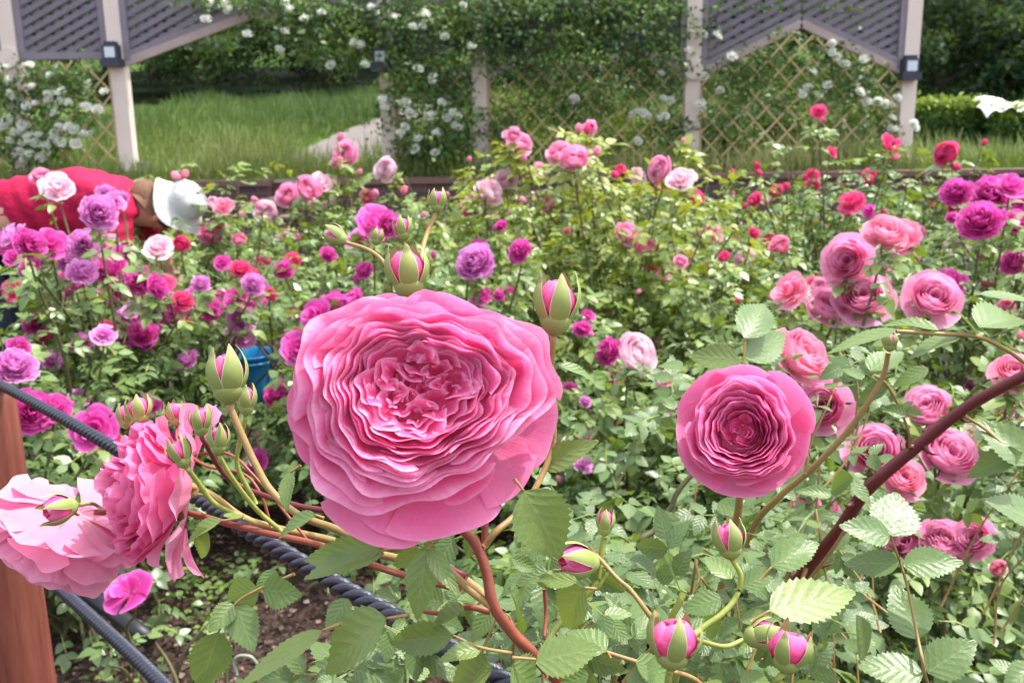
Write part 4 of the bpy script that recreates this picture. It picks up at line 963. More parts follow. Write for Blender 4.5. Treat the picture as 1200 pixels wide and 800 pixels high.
# px, Y, radius, height, leaf count, leaf length, tint, flower colours wanted, label
BU = [
(5,2.5,.36,.86,260,.042,.36,'ml','rose bush at the left edge with lilac pompom blooms below the red shirt'),
(95,2.85,.40,.92,320,.042,.34,'mlw','rose bush with a dense row of magenta blooms in front of the bending person'),
(170,3.0,.42,.86,300,.042,.36,'mhlw','rose bush with magenta blooms just left of the tall green shoot'),
(125,3.3,.36,1.0,200,.042,.36,'lwm','lilac flowered rose bush rising in front of the red shirt'),
(28,2.25,.34,.58,200,.042,.24,'mlh','low rose bush with loose magenta blooms behind the upper rope'),
(135,3.0,.32,.48,150,.042,.28,'ml','dark leaved rose bush behind the bud cluster on the left'),
(150,1.83,.16,.26,30,.036,.3,'o','small rose plant on bare soil with one open magenta flower'),
(222,3.2,.38,.78,300,.042,.38,'mlh','rose bush with lilac blooms hanging in front of the blue bucket'),
(362,3.8,.40,.85,260,.042,.38,'mlhs','rose bush with magenta and coral blooms above the blue bucket'),
(240,4.2,.34,1.2,300,.042,.55,'psw','tall leafy rose shoot with small peach flowers beside the pale hat'),
(340,5.0,.55,.94,380,.045,.42,'pws','rose bush with pale pink blooms in front of the steps'),
(425,5.2,.55,1.0,420,.045,.46,'pws','rose bush with pale pink blooms between the steps and the middle lantern post'),
(385,3.0,.4,.78,280,.042,.36,'m','rose bush with round magenta blooms left of the big bloom'),
(448,3.3,.42,1.0,280,.042,.5,'m','rose bush with a large magenta bloom behind the three upper buds'),
(556,3.0,.42,.86,320,.042,.46,'lm','rose bush with a round lilac pompom between the two upper buds'),
(580,5.0,.55,1.02,420,.045,.5,'wp','rose bush with pale pink blooms before the narrow trellis panel'),
(612,3.9,.42,.98,440,.045,.68,'mpw','rose bush with small magenta blooms and lime new leaves behind the tall bud'),
(668,4.1,.55,1.22,760,.048,.80,'ph','tall lime green rose bush topped by a pink cluster under the wide trellis'),
(690,3.0,.48,.62,300,.042,.36,'m','low rose bush with magenta blooms right of the tall bud'),
(748,2.55,.42,.62,260,.042,.34,'wl','rose bush with one large pale pink globe bloom in the middle'),
(745,3.6,.48,1.1,560,.045,.74,'pwsh','lime leaved rose bush with pink blooms left of the round plate post'),
(792,4.7,.5,1.1,400,.045,.5,'pwh','rose bush with pale pink blooms at the foot of the round plate post'),
(815,3.3,.44,.82,280,.042,.48,'pwh','rose bush with small pink blooms behind the round right bloom'),
(870,5.1,.5,1.0,340,.045,.42,'h','rose bush with small crimson blooms left of the tallest shoot'),
(862,3.4,.42,.86,300,.042,.54,'hpw','rose bush with tight crimson buds on thin dark stems'),
(905,3.9,.44,.9,280,.042,.4,'hw','rose bush with a crimson bloom beside the pale lilac spray'),
(958,4.4,.34,1.3,220,.046,.42,'h','tallest rose shoot topped by one red bloom against the right gable'),
(925,2.45,.42,.78,260,.042,.42,'sh','rose bush with one coral pink bloom behind the leaf trio'),
(1000,2.25,.44,.84,320,.042,.34,'psh','rose bush with large pink cupped blooms right of the coral one'),
(1048,2.75,.42,.98,300,.042,.38,'sw','rose bush with coral blooms standing above the pink cups'),
(1098,2.25,.42,.8,260,.042,.3,'pmw','rose bush with a round pink bloom above the silvery leaves'),
(1010,4.8,.46,1.06,260,.045,.38,'h','rose bush with crimson blooms below the middle of the right trellis'),
(1050,4.6,.4,1.18,240,.045,.4,'h','rose bush with a crimson bloom in front of the right lantern post'),
(1110,4.6,.4,1.16,220,.045,.44,'h','rose bush with a bright pink bloom in front of the first clipped hedge'),
(1150,2.9,.46,1.02,320,.042,.34,'m','rose bush with big magenta pompoms near the right edge'),
(1200,3.5,.5,1.0,300,.045,.36,'mh','rose bush with magenta blooms cut by the right edge'),
(1120,3.7,.46,.86,300,.042,.42,'wps','rose bush with small pale pink blooms behind the big magenta pompoms'),
(945,1.50,.26,.80,150,.036,.36,'sp','rose bush with two blush blooms right beside the round right bloom'),
(1040,1.85,.34,.6,240,.038,.28,'ps','rose bush with peach hearted blooms behind the thick red cane'),
(1118,1.95,.34,.66,240,.038,.26,'ph','rose bush with a full pink bloom above the thick red cane'),
(1195,1.85,.34,.72,240,.038,.28,'sph','rose bush with coral blooms at the right edge beside the thick red cane'),
(1108,1.62,.22,.50,110,.036,.22,'ps','low rose bush with pink blooms on dark soil at the lower right'),
(962,1.55,.22,.52,110,.036,.3,'pm','low rose bush with one ragged pink bloom left of the red cane'),
(620,2.2,.42,.42,240,.042,.3,'','dark leaved rose bush without flowers behind the big bloom'),
(480,2.7,.44,.66,240,.042,.3,'','leafy rose bush without flowers hidden by the big bloom'),
(395,3.2,.34,.42,150,.042,.28,'','low dark rose bush between the upper rope and the big bloom'),
(770,2.1,.34,.40,200,.038,.28,'','low leafy rose bush under the round right bloom'),
(40,2.35,.2,.3,60,.038,.22,'m','low dark rose bush behind the wooden post'),
]
class _K: pass
buses = []
for i, b in enumerate(BU):
    k = _K(); k.px, k.Y, k.R, k.H, k.n, k.ln, k.t, k.cols, k.lab = b; k.fl = []; k.n = int(k.n*(1.25 if k.H > .5 else 1)); k.ln *= 1.13
    if k.cols: k.x = P(k.px, 300, k.Y)[0]
    else: k.x = P(k.px, 300, k.Y)[0]
    buses.append(k)
_r = np.random.RandomState(12); _x = []
for (x, y, d, c) in FL:
    if 250 < x < 335 and 365 < y < 460: continue
    if c in 'ml' and d >= 18 and x < 470 and y < 475 and _r.rand() < .9:
        a = _r.uniform(0, 6.28); _x.append((x+math.cos(a)*d*.75, y+abs(math.sin(a))*d*.75, d*_r.uniform(.5, .85), 'ml'[_r.rand() < .4]))
    elif d >= 16 and x > 470 and y < 400 and _r.rand() < .5:
        a = _r.uniform(0, 6.28); _x.append((x+math.cos(a)*d*.8, y+abs(math.sin(a))*d*.9, d*_r.uniform(.35, .6), c))
FL += _x
FREAL = {'m': .078, 'l': .082, 'h': .07, 'p': .085, 'w2': .08, 's': .085}
for (x, y, d, c) in FL:
    if d < 34 and c != 'h' and 0: continue
    Yf = FREAL[c]*(1 if d > 14 else .5)*FPX/d
    best = None
    for k in buses:
        if not k.cols or k.cols == 'o': continue
        p = P(x, y, k.Y); dx = (p[0]-k.x)/(k.R+.08)
        cost = dx*dx*1.6 + (math.log(Yf/k.Y)/.32)**2*.6 + (0 if c[0] in k.cols else 3.0)
        over = p[2]-k.H; cost += 3*max(0, over-.16)**2*40 + (6 if p[2] < .16 else 0)
        if best is None or cost < best[0]: best = (cost, k)
    if y > 595 and x > 1030: best = (0, [k for k in buses if 'dark soil at the lower right' in k.lab][0])
    elif y > 590 and 900 < x < 1000: best = (0, [k for k in buses if 'ragged pink bloom' in k.lab][0])
    best[1].fl.append((x, y, d, c))
buses[6].fl = [(149, 690, 46, 'mo')]
_r = np.random.RandomState(44)
for k in buses:                                   # further, smaller blooms sitting among the leaves
    if not k.fl or k.cols == 'o' or k.Y < 2.0: continue
    left_ = 'm' in k.cols and k.px < 470
    for q in range(8 if left_ else 4):
        a_ = _r.uniform(PI, 2*PI); h_ = k.H*_r.uniform(.55, 1.02); p = np.array([k.x+k.R*.9*math.cos(a_), k.Y+k.R*.7*math.sin(a_), h_])
        rel = p-CAM; dd = rel@fw; X_ = 600+FPX*(rel@rt)/dd; Y_ = 400-FPX*(rel@up)/dd
        if 250 < X_ < 335 and 370 < Y_ < 465: continue
        c_ = ('m', 'm', 'l', 'h')[_r.randint(4)] if left_ else {'w': 'w2', 'p': 'p', 's': 's', 'h': 'h', 'm': 'm', 'l': 'l'}[k.cols[_r.randint(len(k.cols))]]
        k.fl.append((X_, Y_, (_r.uniform(.045, .07) if left_ else _r.uniform(.02, .055))*FPX/dd, c_))
GRP = 'rose bushes planted through the bed'
rng = np.random.RandomState(77)
def rose_bush(k, T=T_MID, mat='leaf_mid', clear=None):
    e = empty('rose_bush', (k.x, k.Y, 0)); tag(e, k.lab, 'rose bush', k.grp if hasattr(k, 'grp') else GRP)
    ends = []; CB = MB(); base = np.array([k.x, k.Y, 0.0]); SB = MB()
    for (x, y, d, c) in k.fl:
        Yf = k.Y - k.R*(rng.uniform(.1, .75) if k.Y > 2.0 else rng.uniform(.75, 1.05)) + (.12 if y < 230 else 0)
        p = P(x, y, Yf); sc_ = d*np.linalg.norm(p-CAM)/FPX*.5*(1.02 if d > 30 else 1.08)
        toc = nrm(CAM-p); ax = nrm(toc*.62+np.array([rng.normal(0, .38), -.05, rng.uniform(.15, .8)]))
        if d <= 13:
            me = BUDM[c if c in BUDM else 'p']; sc_ *= 1.3
        else:
            me = KV[c][rng.randint(len(KV[c]))]
        o = place('rose_bloom' if d > 13 else 'rosebud', me, frame_mat(p, ax, sc_, rng.uniform(0, 6)), e)
        if d > 20: place('calyx', CALX, frame_mat(p, ax, sc_, rng.uniform(0, 6)), o)
        foot = base+np.array([rng.normal(0, .06), rng.normal(0, .06), 0]); pe = p-ax*sc_*.8
        mid_ = foot*.45+pe*.55+np.array([rng.normal(0, .04), rng.normal(0, .04), .05])
        pts = [foot, mid_, pe*.85+mid_*.15+np.array([0, 0, -.02]), pe]; tube(CB, pts, .0055, .0022, 6, m=5, t=.3)
        ends.append((spline(pts, 6), pe))
    for q in range(6):
        a = rng.uniform(0, 2*PI); rr = k.R*rng.uniform(.3, .95); h = k.H*rng.uniform(.75, 1.08)
        foot = base+np.array([rng.normal(0, .05), rng.normal(0, .05), 0]); tp = base+np.array([rr*math.cos(a), rr*math.sin(a), h])
        pts = [foot, (foot+tp)/2+np.array([0, 0, .06]), tp]; tube(CB, pts, .006, .002, 6, m=5, t=.3); ends.append((spline(pts, 8), tp))
    o = CB.build('cane', M['cane'], e, True)
    # foliage along canes and through the crown
    n1 = int(k.n*.42); ci = rng.randint(0, len(ends), n1); tt = rng.uniform(.38, .96, n1)
    pos = np.array([ends[c][0][int(t*(len(ends[c][0])-1))] for c, t in zip(ci, tt)])
    n2 = k.n-n1; a = rng.uniform(0, 2*PI, n2); zc = rng.uniform(.16, .95, n2)
    rad = k.R*np.sqrt(rng.uniform(.1, 1, n2))*(1.12-.55*np.abs(zc-.55))*(1+.2*np.sin(3*a+k.px)+.13*np.sin(5*a+zc*9))
    p2 = np.stack([k.x+rad*np.cos(a), k.Y+rad*np.sin(a), k.H*.93*zc*(1+.12*np.sin(2*a+k.px))], 1)
    pos = np.vstack([pos, p2]); N = len(pos)
    rel = pos-CAM; dd = rel@fw; qx = 600+FPX*(rel@rt)/dd; qy = 400-FPX*(rel@up)/dd
    kk = ~((qx > 252) & (qx < 336) & (qy > 385) & (qy < 464) & (pos[:, 1] < 4.45) & (rng.rand(N) < .98))      # a gap in the bed where the bucket stands
    pos = pos[kk]; N = len(pos)
    out = nrm((pos-base)*[1, 1, .15]+rng.normal(0, .12, (N, 3)))
    dr = nrm(out+rng.normal(0, .45, (N, 3))+[0, 0, .12]); nm = nrm(np.array([0, 0, 1.])+out*.25+rng.normal(0, .33, (N, 3)))
    dr = nrm(dr-nm*np.sum(dr*nm, 1)[:, None])
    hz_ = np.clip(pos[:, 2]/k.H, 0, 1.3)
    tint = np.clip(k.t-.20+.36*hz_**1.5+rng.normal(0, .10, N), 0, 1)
    pos = pos - dr*k.ln*.3
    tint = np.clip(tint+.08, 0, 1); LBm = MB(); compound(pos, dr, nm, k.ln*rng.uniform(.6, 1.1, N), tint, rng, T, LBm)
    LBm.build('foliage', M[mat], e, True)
    return e
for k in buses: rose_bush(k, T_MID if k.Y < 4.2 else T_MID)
# back rows of leafy bushes without distinct flowers
for Y, h, st_ in ((6.3, .70, 105), (7.6, .74, 112)):
    for j, px in enumerate(np.arange(-60, 1290, st_)):
        k = _K(); k.px = px+rng.uniform(-18, 18); k.Y = Y+rng.uniform(-.3, .3); k.R = .5; k.H = h*rng.uniform(.85, 1.1); k.n = 210; k.ln = .05; k.t = .42+rng.uniform(-.08, .12); k.fl = []; k.x = P(k.px, 250, k.Y)[0]
        if Y > 7 and 285 < k.px < 425: continue
        k.lab = 'leafy rose bush in the back rows before the brick wall, hardly any blooms'; k.grp = 'leafy rose bushes in the back rows'
        for q in range(rng.randint(0, 3)):
            c = 'pw'[rng.randint(2)]if px < 800 else 'h'; c = {'w': 'w2'}.get(c, c)
            pp_ = P(k.px, 200, k.Y); pp_ = np.array([k.x+rng.uniform(-.3, .3), k.Y-.3, k.H*rng.uniform(.85, 1.08)])
            rel = pp_-CAM; dd = rel@fw; k.fl.append((600+FPX*(rel@rt)/dd, 400-FPX*(rel@up)/dd, rng.uniform(9, 13), 'h' if c == 'h' else 'p'))
        rose_bush(k)
#@@SPLIT3
# ================================================================== FOREGROUND BUSHES
fg = empty('rose_bush', (D(640, 1050, .95)[0], D(640, 1050, .95)[1], 0)); tag(fg, 'nearest rose bush with the big ruffled pink bloom and two side blooms at left', 'rose bush', GRP)
rg = empty('rose_bush', (D(860, 700, 1.2)[0], D(860, 700, 1.2)[1]+.05, 0)); tag(rg, 'near rose bush at right with one round cupped pink bloom and four fat buds', 'rose bush', GRP)
cg = empty('rose_bush', (D(900, 740, 1.15)[0], D(900, 740, 1.15)[1]+.25, 0)); tag(cg, 'near rose bush with an arching thick dark red cane and big silvery leaves', 'rose bush', GRP)
rng = np.random.RandomState(5)

# ---- the big bloom
dM = .49; RM = 146*dM/FPX
cM = D(490, 468, dM)
axM = nrm(nrm(CAM-cM)+up*.10)
FM = frame_mat(cM, axM, RM, 0, up)
mainb = place('rose_bloom', rosette_main(np.random.RandomState(21)).mesh('rose_bloom', M['pink']), FM, fg)
mainb['label'] = 'big ruffled pink bloom in the centre of the picture'
def guard(par, FMx, items, mat, rng, z=-.12, nu=26, nv=14, tip=.16):
    for (deg, r, span, zr, curl, ruf, t) in items:
        B = MB(); petal(B, rng, (0, 0), r, R_(deg), span, zr, -.5, .05, curl, ruf, nu, nv, tip, 1.6, 2.0, t=t, f1=6)
        place('petal', B.mesh('petal', mat), FMx, par)
guard(mainb, FM, [(-78, 1.10, .46, -.16, .03, .02, .62), (-112, 1.15, .40, -.22, .04, .015, .75), (-96, 1.04, .4, -.26, .05, .015, .7),
    (-38, 1.05, .34, -.2, .05, .03, .85), (-12, 1.10, .36, -.20, .05, .03, .65), (14, 1.06, .34, -.22, .03, .02, .6), (40, .90, .40, -.1, .04, .04, .5), (-58, .86, .3, -.1, .03, .02, .5),
    (64, .89, .36, -.08, .03, .04, .5), (96, .84, .34, -.06, .02, .035, .45), (120, .92, .36, -.08, .03, .04, .5), (146, .94, .34, -.08, .03, .03, .5), (172, .98, .34, -.1, .05, .03, .75), (198, 1.0, .30, -.14, .04, .03, .8), (222, .90, .3, -.16, .04, .02, .6)], M['pink'], rng, tip=.22)
place('calyx', CALX, FM, mainb)

# ---- the round bloom at the right
dR = .80; RR = 73*dR/FPX
cR = D(868, 503, dR); axR = nrm(nrm(CAM-cR)+up*.16-rt*.10); FR = frame_mat(cR, axR, RR, 0, up)
rb = place('rose_bloom', rosette_round(np.random.RandomState(8)).mesh('rose_bloom', M['pink2']), FR, rg)
rb['label'] = 'round cupped pink bloom with pale outer petals'
guard(rb, FR, [(a, r*.985, .60, z, c, .028, t) for a, r, z, c, t in ((92, 1.06, -.05, .02, .55), (138, 1.12, .0, .0, .7), (182, .98, -.10, .08, .6), (222, 1.04, -.12, .06, .7), (268, 1.03, -.14, .06, .6), (312, .98, -.14, .06, .7), (350, 1.06, -.06, .05, .6), (34, 1.18, -.02, .0, .85), (64, .88, .10, .02, .4), (205, .88, .08, .04, .35), (300, .87, .07, .04, .35))], M['pink'], rng, tip=.26)
place('calyx', CALX, FR, rb)

# ---- the two blooms on the left, seen from the side and from behind
def side_bloom(px, py, d, rad_px, axis, seed, lab, spin, gd, mat='blush'):
    r = rad_px*d/FPX; c = D(px, py, d); Fx = frame_mat(c, axis, r, spin)
    r2 = np.random.RandomState(seed); B = MB()
    for i in range(11):
        f = i/10.; n = 5+i//2; rr = .18+.72*f
        for k in range(n):
            petal(B, r2, (0, 0), rr*(1+r2.normal(0, .06)), i*.8+k*2*PI/n+r2.normal(0, .2), PI/n*r2.uniform(1.2, 1.6), .42-.35*f+r2.normal(0, .06), -.7, .05, .09*f, .06, 22, 10, .18, 1.15, 2.3, t=.25+.5*f, f1=11)
    o = place('rose_bloom', B.mesh('rose_bloom', M[mat]), Fx, fg); o['label'] = lab
    if seed == 31: place('calyx', CALX, Fx, o)
    for (deg, rr, span, zr, curl, ruf, t) in gd:
        B = MB(); ruf *= 1.35; petal(B, r2, (0, 0), rr, R_(deg), span, zr, -.72, .05, curl*1.5, ruf, 26, 14, .24, 1.5, 2.2, t=t*.6, notch=.04, f1=8); place('petal', B.mesh('petal', M['blush']), Fx, o)
    return c, r
axA = nrm(-rt*.80-fw*.52+up*.12); axB = nrm(-rt*.50+fw*.12-up*.82)
gA = [(a, r, .42, z, c, .04, .85) for a, r, z, c in ((0, 1.0, -.12, .1), (50, 1.05, -.22, .14), (95, 1.08, -.45, .12), (130, 1.0, -.2, .12), (180, 1.0, -.14, .1), (225, 1.02, -.3, .12), (270, 1.1, -.55, .1), (310, 1.0, -.2, .12), (75, 1.2, -.9, .05), (255, 1.15, -1.0, .05), (110, 1.15, -.75, .05))]
cA, rA = side_bloom(158, 572, .66, 84, axA, 31, 'pale pink bloom seen from the side, facing left', .3, gA, 'pink')
gB = [(a, r, .45, z, c, .05, .9) for a, r, z, c in ((10, 1.0, -.1, .1), (60, 1.02, -.2, .12), (110, 1.0, -.15, .1), (160, 1.05, -.25, .1), (210, 1.0, -.2, .12), (260, 1.02, -.15, .12), (310, 1.0, -.2, .1), (35, 1.05, -.55, .1), (130, 1.05, -.7, .1), (200, 1.1, -.95, .1), (290, 1.0, -.6, .12), (0, .95, -.35, .14), (85, .98, -.4, .14), (140, .96, -.42, .12), (185, .97, -.36, .14), (235, .98, -.45, .12), (330, .96, -.4, .14), (270, .9, -.55, .1), (50, .9, -.6, .1))]
cB, rB = side_bloom(66, 645, .70, 72, axB, 32, 'pale pink bloom hanging face down, seen from behind', 1.0, gB)

# ---- buds of the near bush
bud(fg, (268, 473), (264, 405), 'closed', .58, .3, fat=1.12)
bud(fg, (288, 487), (290, 449), 'closed', .62, 1.0)
bud(fg, (480, 349), (474, 286), 'half', .56, 2.4, fat=1.22)
bud(fg, (474, 282), (470, 253), 'half', .66, 1., fat=1.2)
bud(fg, (512, 249), (513, 220), 'half', .66, .5, fat=1.2)
bud(fg, (406, 284), (380, 268), 'half', .62, 2., fat=1.2)
bud(fg, (440, 287), (444, 266), 'closed', .66, 2., fat=1.2)
bud(fg, (650, 393), (654, 318), 'half', .54, 1.1, fat=1.1)
bud(fg, (165, 497), (160, 462), 'half', .68, 1.4, fat=1.3); bud(fg, (147, 502), (148, 470), 'half', .70, .4, fat=1.1)
bud(fg, (207, 499), (204, 468), 'open', .68, 2., fat=1.15)
bud(fg, (236, 511), (234, 473), 'half', .62, .9, fat=1.05)
bud(fg, (256, 533), (256, 495), 'closed', .60, .2, fat=1.1)
bud(fg, (218, 548), (203, 512), 'open', .62, 1.6, fat=1.05)
bud(fg, (91, 592), (46, 601), 'open', .63, .6, fat=1.15, d2=.61)
bud(fg, (700, 660), (650, 655), 'half', .60, .6, fat=1.0, d2=.58)
bud(fg, (708, 628), (711, 594), 'closed', .60, .6, fat=1.05)
# ---- buds of the right bush
bud(rg, (858, 655), (850, 607), 'half', .60, 1.2, fat=1.25)
bud(rg, (786, 784), (792, 718), 'open', .50, 2.0, fat=1.35)
bud(rg, (920, 788), (930, 733), 'open', .52, .4, fat=1.35)
bud(rg, (872, 748), (916, 738), 'half', .56, 1.2, fat=1.3)
bud(cg, (1042, 412), (1044, 388), 'closed', .85, .2, fat=1.2)

# ---- stems of the near bush
R1 = M['stem_r']; G1 = M['stem_g']; O1 = M['stem_o']
mm = lambda px, d: px*.5*d/FPX
stem(fg, [(500, 560, .53), (530, 607, .53), (557, 637, .53), (570, 670, .53), (578, 708, .53), (600, 740, .54), (630, 772, .55), (670, 830, .6), (690, 950, .72), (660, 1060, .9)], .53, mm(11, .53), mm(16, .53), R1, thorns=4)
stem(fg, [(567, 640, .535), (569, 612, .535), (575, 588, .535), (582, 572, .54), (596, 545, .55)], .53, mm(8, .53), mm(6, .53), R1)
stem(fg, [(568, 640, .53), (582, 622, .53), (602, 605, .54), (624, 578, .55), (648, 520, .56), (644, 450, .55), (649, 393, .54)], .53, mm(8, .53), mm(8, .54), O1)
stem(fg, [(576, 710, .53), (552, 692, .53), (530, 672, .535), (505, 658, .54), (470, 643, .545), (430, 636, .55), (395, 620, .56), (350, 603, .57), (318, 575, .575), (300, 545, .578), (285, 513, .58), (268, 474, .58)], .53, mm(10, .53), mm(9, .58), O1)
stem(fg, [(574, 716, .54), (548, 711, .54), (520, 718, .55), (495, 716, .57)], .53, mm(9, .53), mm(5, .53), R1)
stem(fg, [(620, 768, .57), (560, 690, .60), (505, 664, .62), (440, 648, .64), (385, 632, .65), (330, 620, .66), (285, 606, .66), (240, 575, .66), (196, 567, .66)], .6, mm(11, .6), mm(8, .66), O1)
stem(fg, [(547, 676, .60), (500, 654, .61), (462, 632, .62), (400, 603, .63), (340, 590, .64), (270, 562, .65), (236, 512, .62)], .6, mm(10, .6), mm(6, .6), M['cane_d'], thorns=3)
stem(fg, [(540, 690, .6), (455, 668, .62), (380, 640, .64), (310, 624, .65), (262, 612, .67), (215, 600, .69), (150, 600, .70), (110, 600, .69)], .6, mm(9, .6), mm(7, .7), R1)
stem(fg, [(330, 622, .64), (300, 596, .63), (272, 560, .61), (257, 534, .60)], .6, mm(6, .6), mm(6, .6), G1)
stem(fg, [(285, 606, .65), (252, 590, .64), (232, 565, .63), (219, 548, .62)], .6, mm(6, .6), mm(7, .6), G1)
stem(fg, [(300, 590, .64), (278, 545, .63), (282, 515, .625), (288, 488, .62)], .6, mm(6, .6), mm(6, .6), G1)
stem(fg, [(318, 618, .65), (306, 580, .65), (285, 555, .655), (240, 545, .66), (210, 520, .67), (207, 500, .68)], .6, mm(4, .6), mm(4, .6), R1)
stem(fg, [(360, 632, .65), (300, 560, .66), (262, 530, .67), (200, 535, .68), (166, 498, .68)], .6, mm(4, .6), mm(4, .6), R1)
stem(fg, [(91, 592, .63), (108, 590, .66), (130, 594, .73), (215, 580, .74), (255, 582, .66)], .6, mm(5, .6), mm(5, .6), G1)
stem(fg, [(480, 349, .56), (486, 372, .565), (500, 420, .57), (530, 520, .56), (560, 600, .545)], .56, mm(8, .56), mm(8, .56), O1)
stem(fg, [(511, 250, .66), (500, 275, .655), (494, 300, .64), (492, 345, .62), (510, 430, .60)], .6, mm(6, .6), mm(7, .6), O1)
stem(fg, [(405, 284, .62), (430, 292, .61), (448, 305, .60), (462, 330, .59), (485, 372, .58)], .6, mm(4.5, .6), mm(5, .6), O1)
stem(fg, [(474, 283, .66), (478, 310, .65), (488, 350, .62)], .6, mm(4, .6), mm(5, .6), O1)
stem(fg, [(708, 630, .60), (704, 655, .60), (698, 685, .60), (672, 712, .60), (645, 745, .59), (635, 775, .57)], .6, mm(7, .6), mm(7, .6), G1)
stem(fg, [(702, 662, .60), (712, 668, .60), (700, 690, .60)], .6, mm(5, .6), mm(5, .6), G1)
stem(fg, [(638, 690, .62), (640, 720, .62), (639, 748, .61), (655, 735, .61)], .6, mm(5, .6), mm(5, .6), R1)
# ---- stems of the right bush
stem(rg, [(858, 655, .60), (868, 675, .60), (862, 700, .60), (845, 720, .595), (820, 738, .59), (800, 762, .58), (790, 830, .62), (800, 950, .8)], .6, mm(6, .6), mm(9, .6), G1)
stem(rg, [(872, 749, .56), (850, 757, .555), (825, 752, .56), (812, 748, .575)], .56, mm(6, .56), mm(6, .56), G1)
stem(rg, [(786, 784, .50), (783, 800, .50), (785, 860, .54), (800, 980, .75)], .5, mm(9, .5), mm(9, .5), G1)
stem(rg, [(920, 788, .52), (908, 802, .52), (890, 860, .58), (830, 980, .8)], .5, mm(8, .5), mm(9, .5), G1)
stem(rg, [(802, 692, .58), (795, 708, .58), (786, 728, .585), (785, 760, .6)], .58, mm(8, .58), mm(8, .58), G1, name='cut_stem')
stem(rg, [(785, 755, .58), (770, 733, .58), (755, 712, .58), (738, 690, .585), (722, 676, .59), (690, 640, .6)], .58, mm(7, .58), mm(5, .58), O1)
stem(rg, [(705, 762, .57), (730, 770, .57), (770, 782, .57), (815, 796, .58), (840, 830, .6)], .57, mm(5, .57), mm(6, .57), O1)
stem(rg, [(868, 545, .83), (865, 600, .86), (850, 660, .92), (840, 760, 1.0), (850, 900, 1.12)], .85, mm(9, .85), mm(10, 1), O1)
stem(rg, [(835, 530, 1.0), (797, 572, 1.0), (786, 595, 1.0), (768, 620, 1.0), (750, 650, 1.0), (800, 760, 1.1), (850, 850, 1.15)], 1., mm(6, 1), mm(9, 1), M['cane'], thorns=4)
stem(rg, [(1041, 413, .86), (1035, 440, .87), (1015, 475, .88), (985, 515, .9), (948, 552, .92), (910, 585, .95), (880, 625, 1.0), (860, 720, 1.05), (855, 850, 1.1)], .9, mm(5.5, .9), mm(9, 1), O1, thorns=2)
stem(rg, [(944, 555, .92), (946, 535, .92), (938, 520, .92), (925, 512, .9)], .9, mm(4, .9), mm(4, .9), O1)
# ---- the thick red cane
stem(cg, [(1290, 395, .84), (1200, 440, .88), (1130, 479, .92), (1072, 525, .95), (1015, 575, .98), (983, 622, 1.02), (945, 668, 1.06), (905, 730, 1.12), (880, 850, 1.25)], .9, mm(12, .88), mm(18, 1.05), M['cane_d'], thorns=8, n=12)
stem(cg, [(1130, 487, .92), (1155, 503, .92), (1180, 525, .91), (1210, 550, .9)], .9, mm(4, .9), mm(3, .9), O1)
stem(cg, [(1062, 535, .96), (1066, 512, .93), (1055, 480, .9), (1040, 452, .88), (1025, 440, .87)], .9, mm(4, .9), mm(3, .9), O1)
stem(cg, [(945, 665, 1.04), (938, 690, 1.03), (975, 645, 1.0), (996, 610, .98)], 1., mm(5, 1), mm(4, 1), O1)
stem(cg, [(1044, 627, .72), (1050, 645, .72), (1056, 662, .72), (1064, 690, .71), (1075, 745, .70), (1083, 785, .69), (1090, 850, .75), (1050, 980, .95)], .7, mm(3, .7), mm(4, .7), O1)
stem(cg, [(1050, 388, .80), (1100, 391, .80), (1145, 394, .80), (1180, 410, .80), (1210, 430, .81), (1300, 480, .85)], .8, mm(5, .8), mm(6, .8), O1)

# ---- near compound leaves (photo pixels: base, tip, width ratio)
L = near_leaf
L(fg, [(614, 575, 663, 658, .66)], .50, .60, [(602, 560), (614, 575)], face=CAMDIR+up*.5-rt*.1)
L(fg, [(500, 643, 486, 728, .42), (502, 643, 538, 697, .30), (497, 645, 458, 664, .35)], .50, .50, [(507, 635), (500, 644)], face=CAMDIR+up*.2)
L(fg, [(450, 648, 352, 668, .42), (446, 642, 350, 655, .34)], .52, .62, [(470, 640), (448, 645)], tilt=.7)
L(fg, [(453, 724, 364, 784, .50)], .50, .60, [(480, 720), (453, 724)], tilt=.8)
L(fg, [(378, 738, 276, 802, .26)], .50, .78, [(400, 730), (378, 738)], tilt=1.2)
L(fg, [(408, 701, 382, 738, .55)], .55, .38, None)
L(fg, [(369, 603, 320, 625, .42)], .55, .62, [(380, 607), (369, 603)])
L(fg, [(341, 553, 331, 598, .42)], .55, .5, [(352, 545), (341, 553)], face=CAMDIR-rt*.3)
L(fg, [(259, 610, 210, 633, .40), (262, 605, 298, 606, .35), (242, 618, 230, 656, .55)], .60, .66, [(285, 606), (259, 610)], tilt=.9)
L(fg, [(308, 690, 350, 698, .68), (302, 689, 264, 700, .74), (273, 707, 246, 738, .62), (277, 709, 296, 763, .62), (256, 740, 233, 812, .52)], .56, .44, [(345, 672), (322, 682), (303, 690), (277, 706), (256, 740)], face=CAMDIR*1.0+rt*.2)
L(fg, [(324, 668, 297, 694, .5)], .57, .4, None)
L(fg, [(531, 744, 447, 753, .38), (563, 760, 516, 768, .42), (578, 783, 512, 806, .5)], .53, .60, [(600, 765), (563, 758), (531, 744)], tilt=.8)
L(fg, [(600, 778, 632, 812, .8), (628, 776, 704, 756, .58)], .52, .48, [(600, 770), (628, 772)])
L(fg, [(545, 715, 490, 735, .4)], .53, .48, None)
L(fg, [(650, 678, 622, 677, .28), (684, 688, 652, 735, .78), (677, 680, 618, 680, .3), (648, 640, 603, 642, .4)], .56, .56, [(700, 690), (684, 688)])
L(fg, [(711, 762, 664, 738, .72)], .56, .38, [(715, 770), (711, 762)], face=[0, -.3, 1])
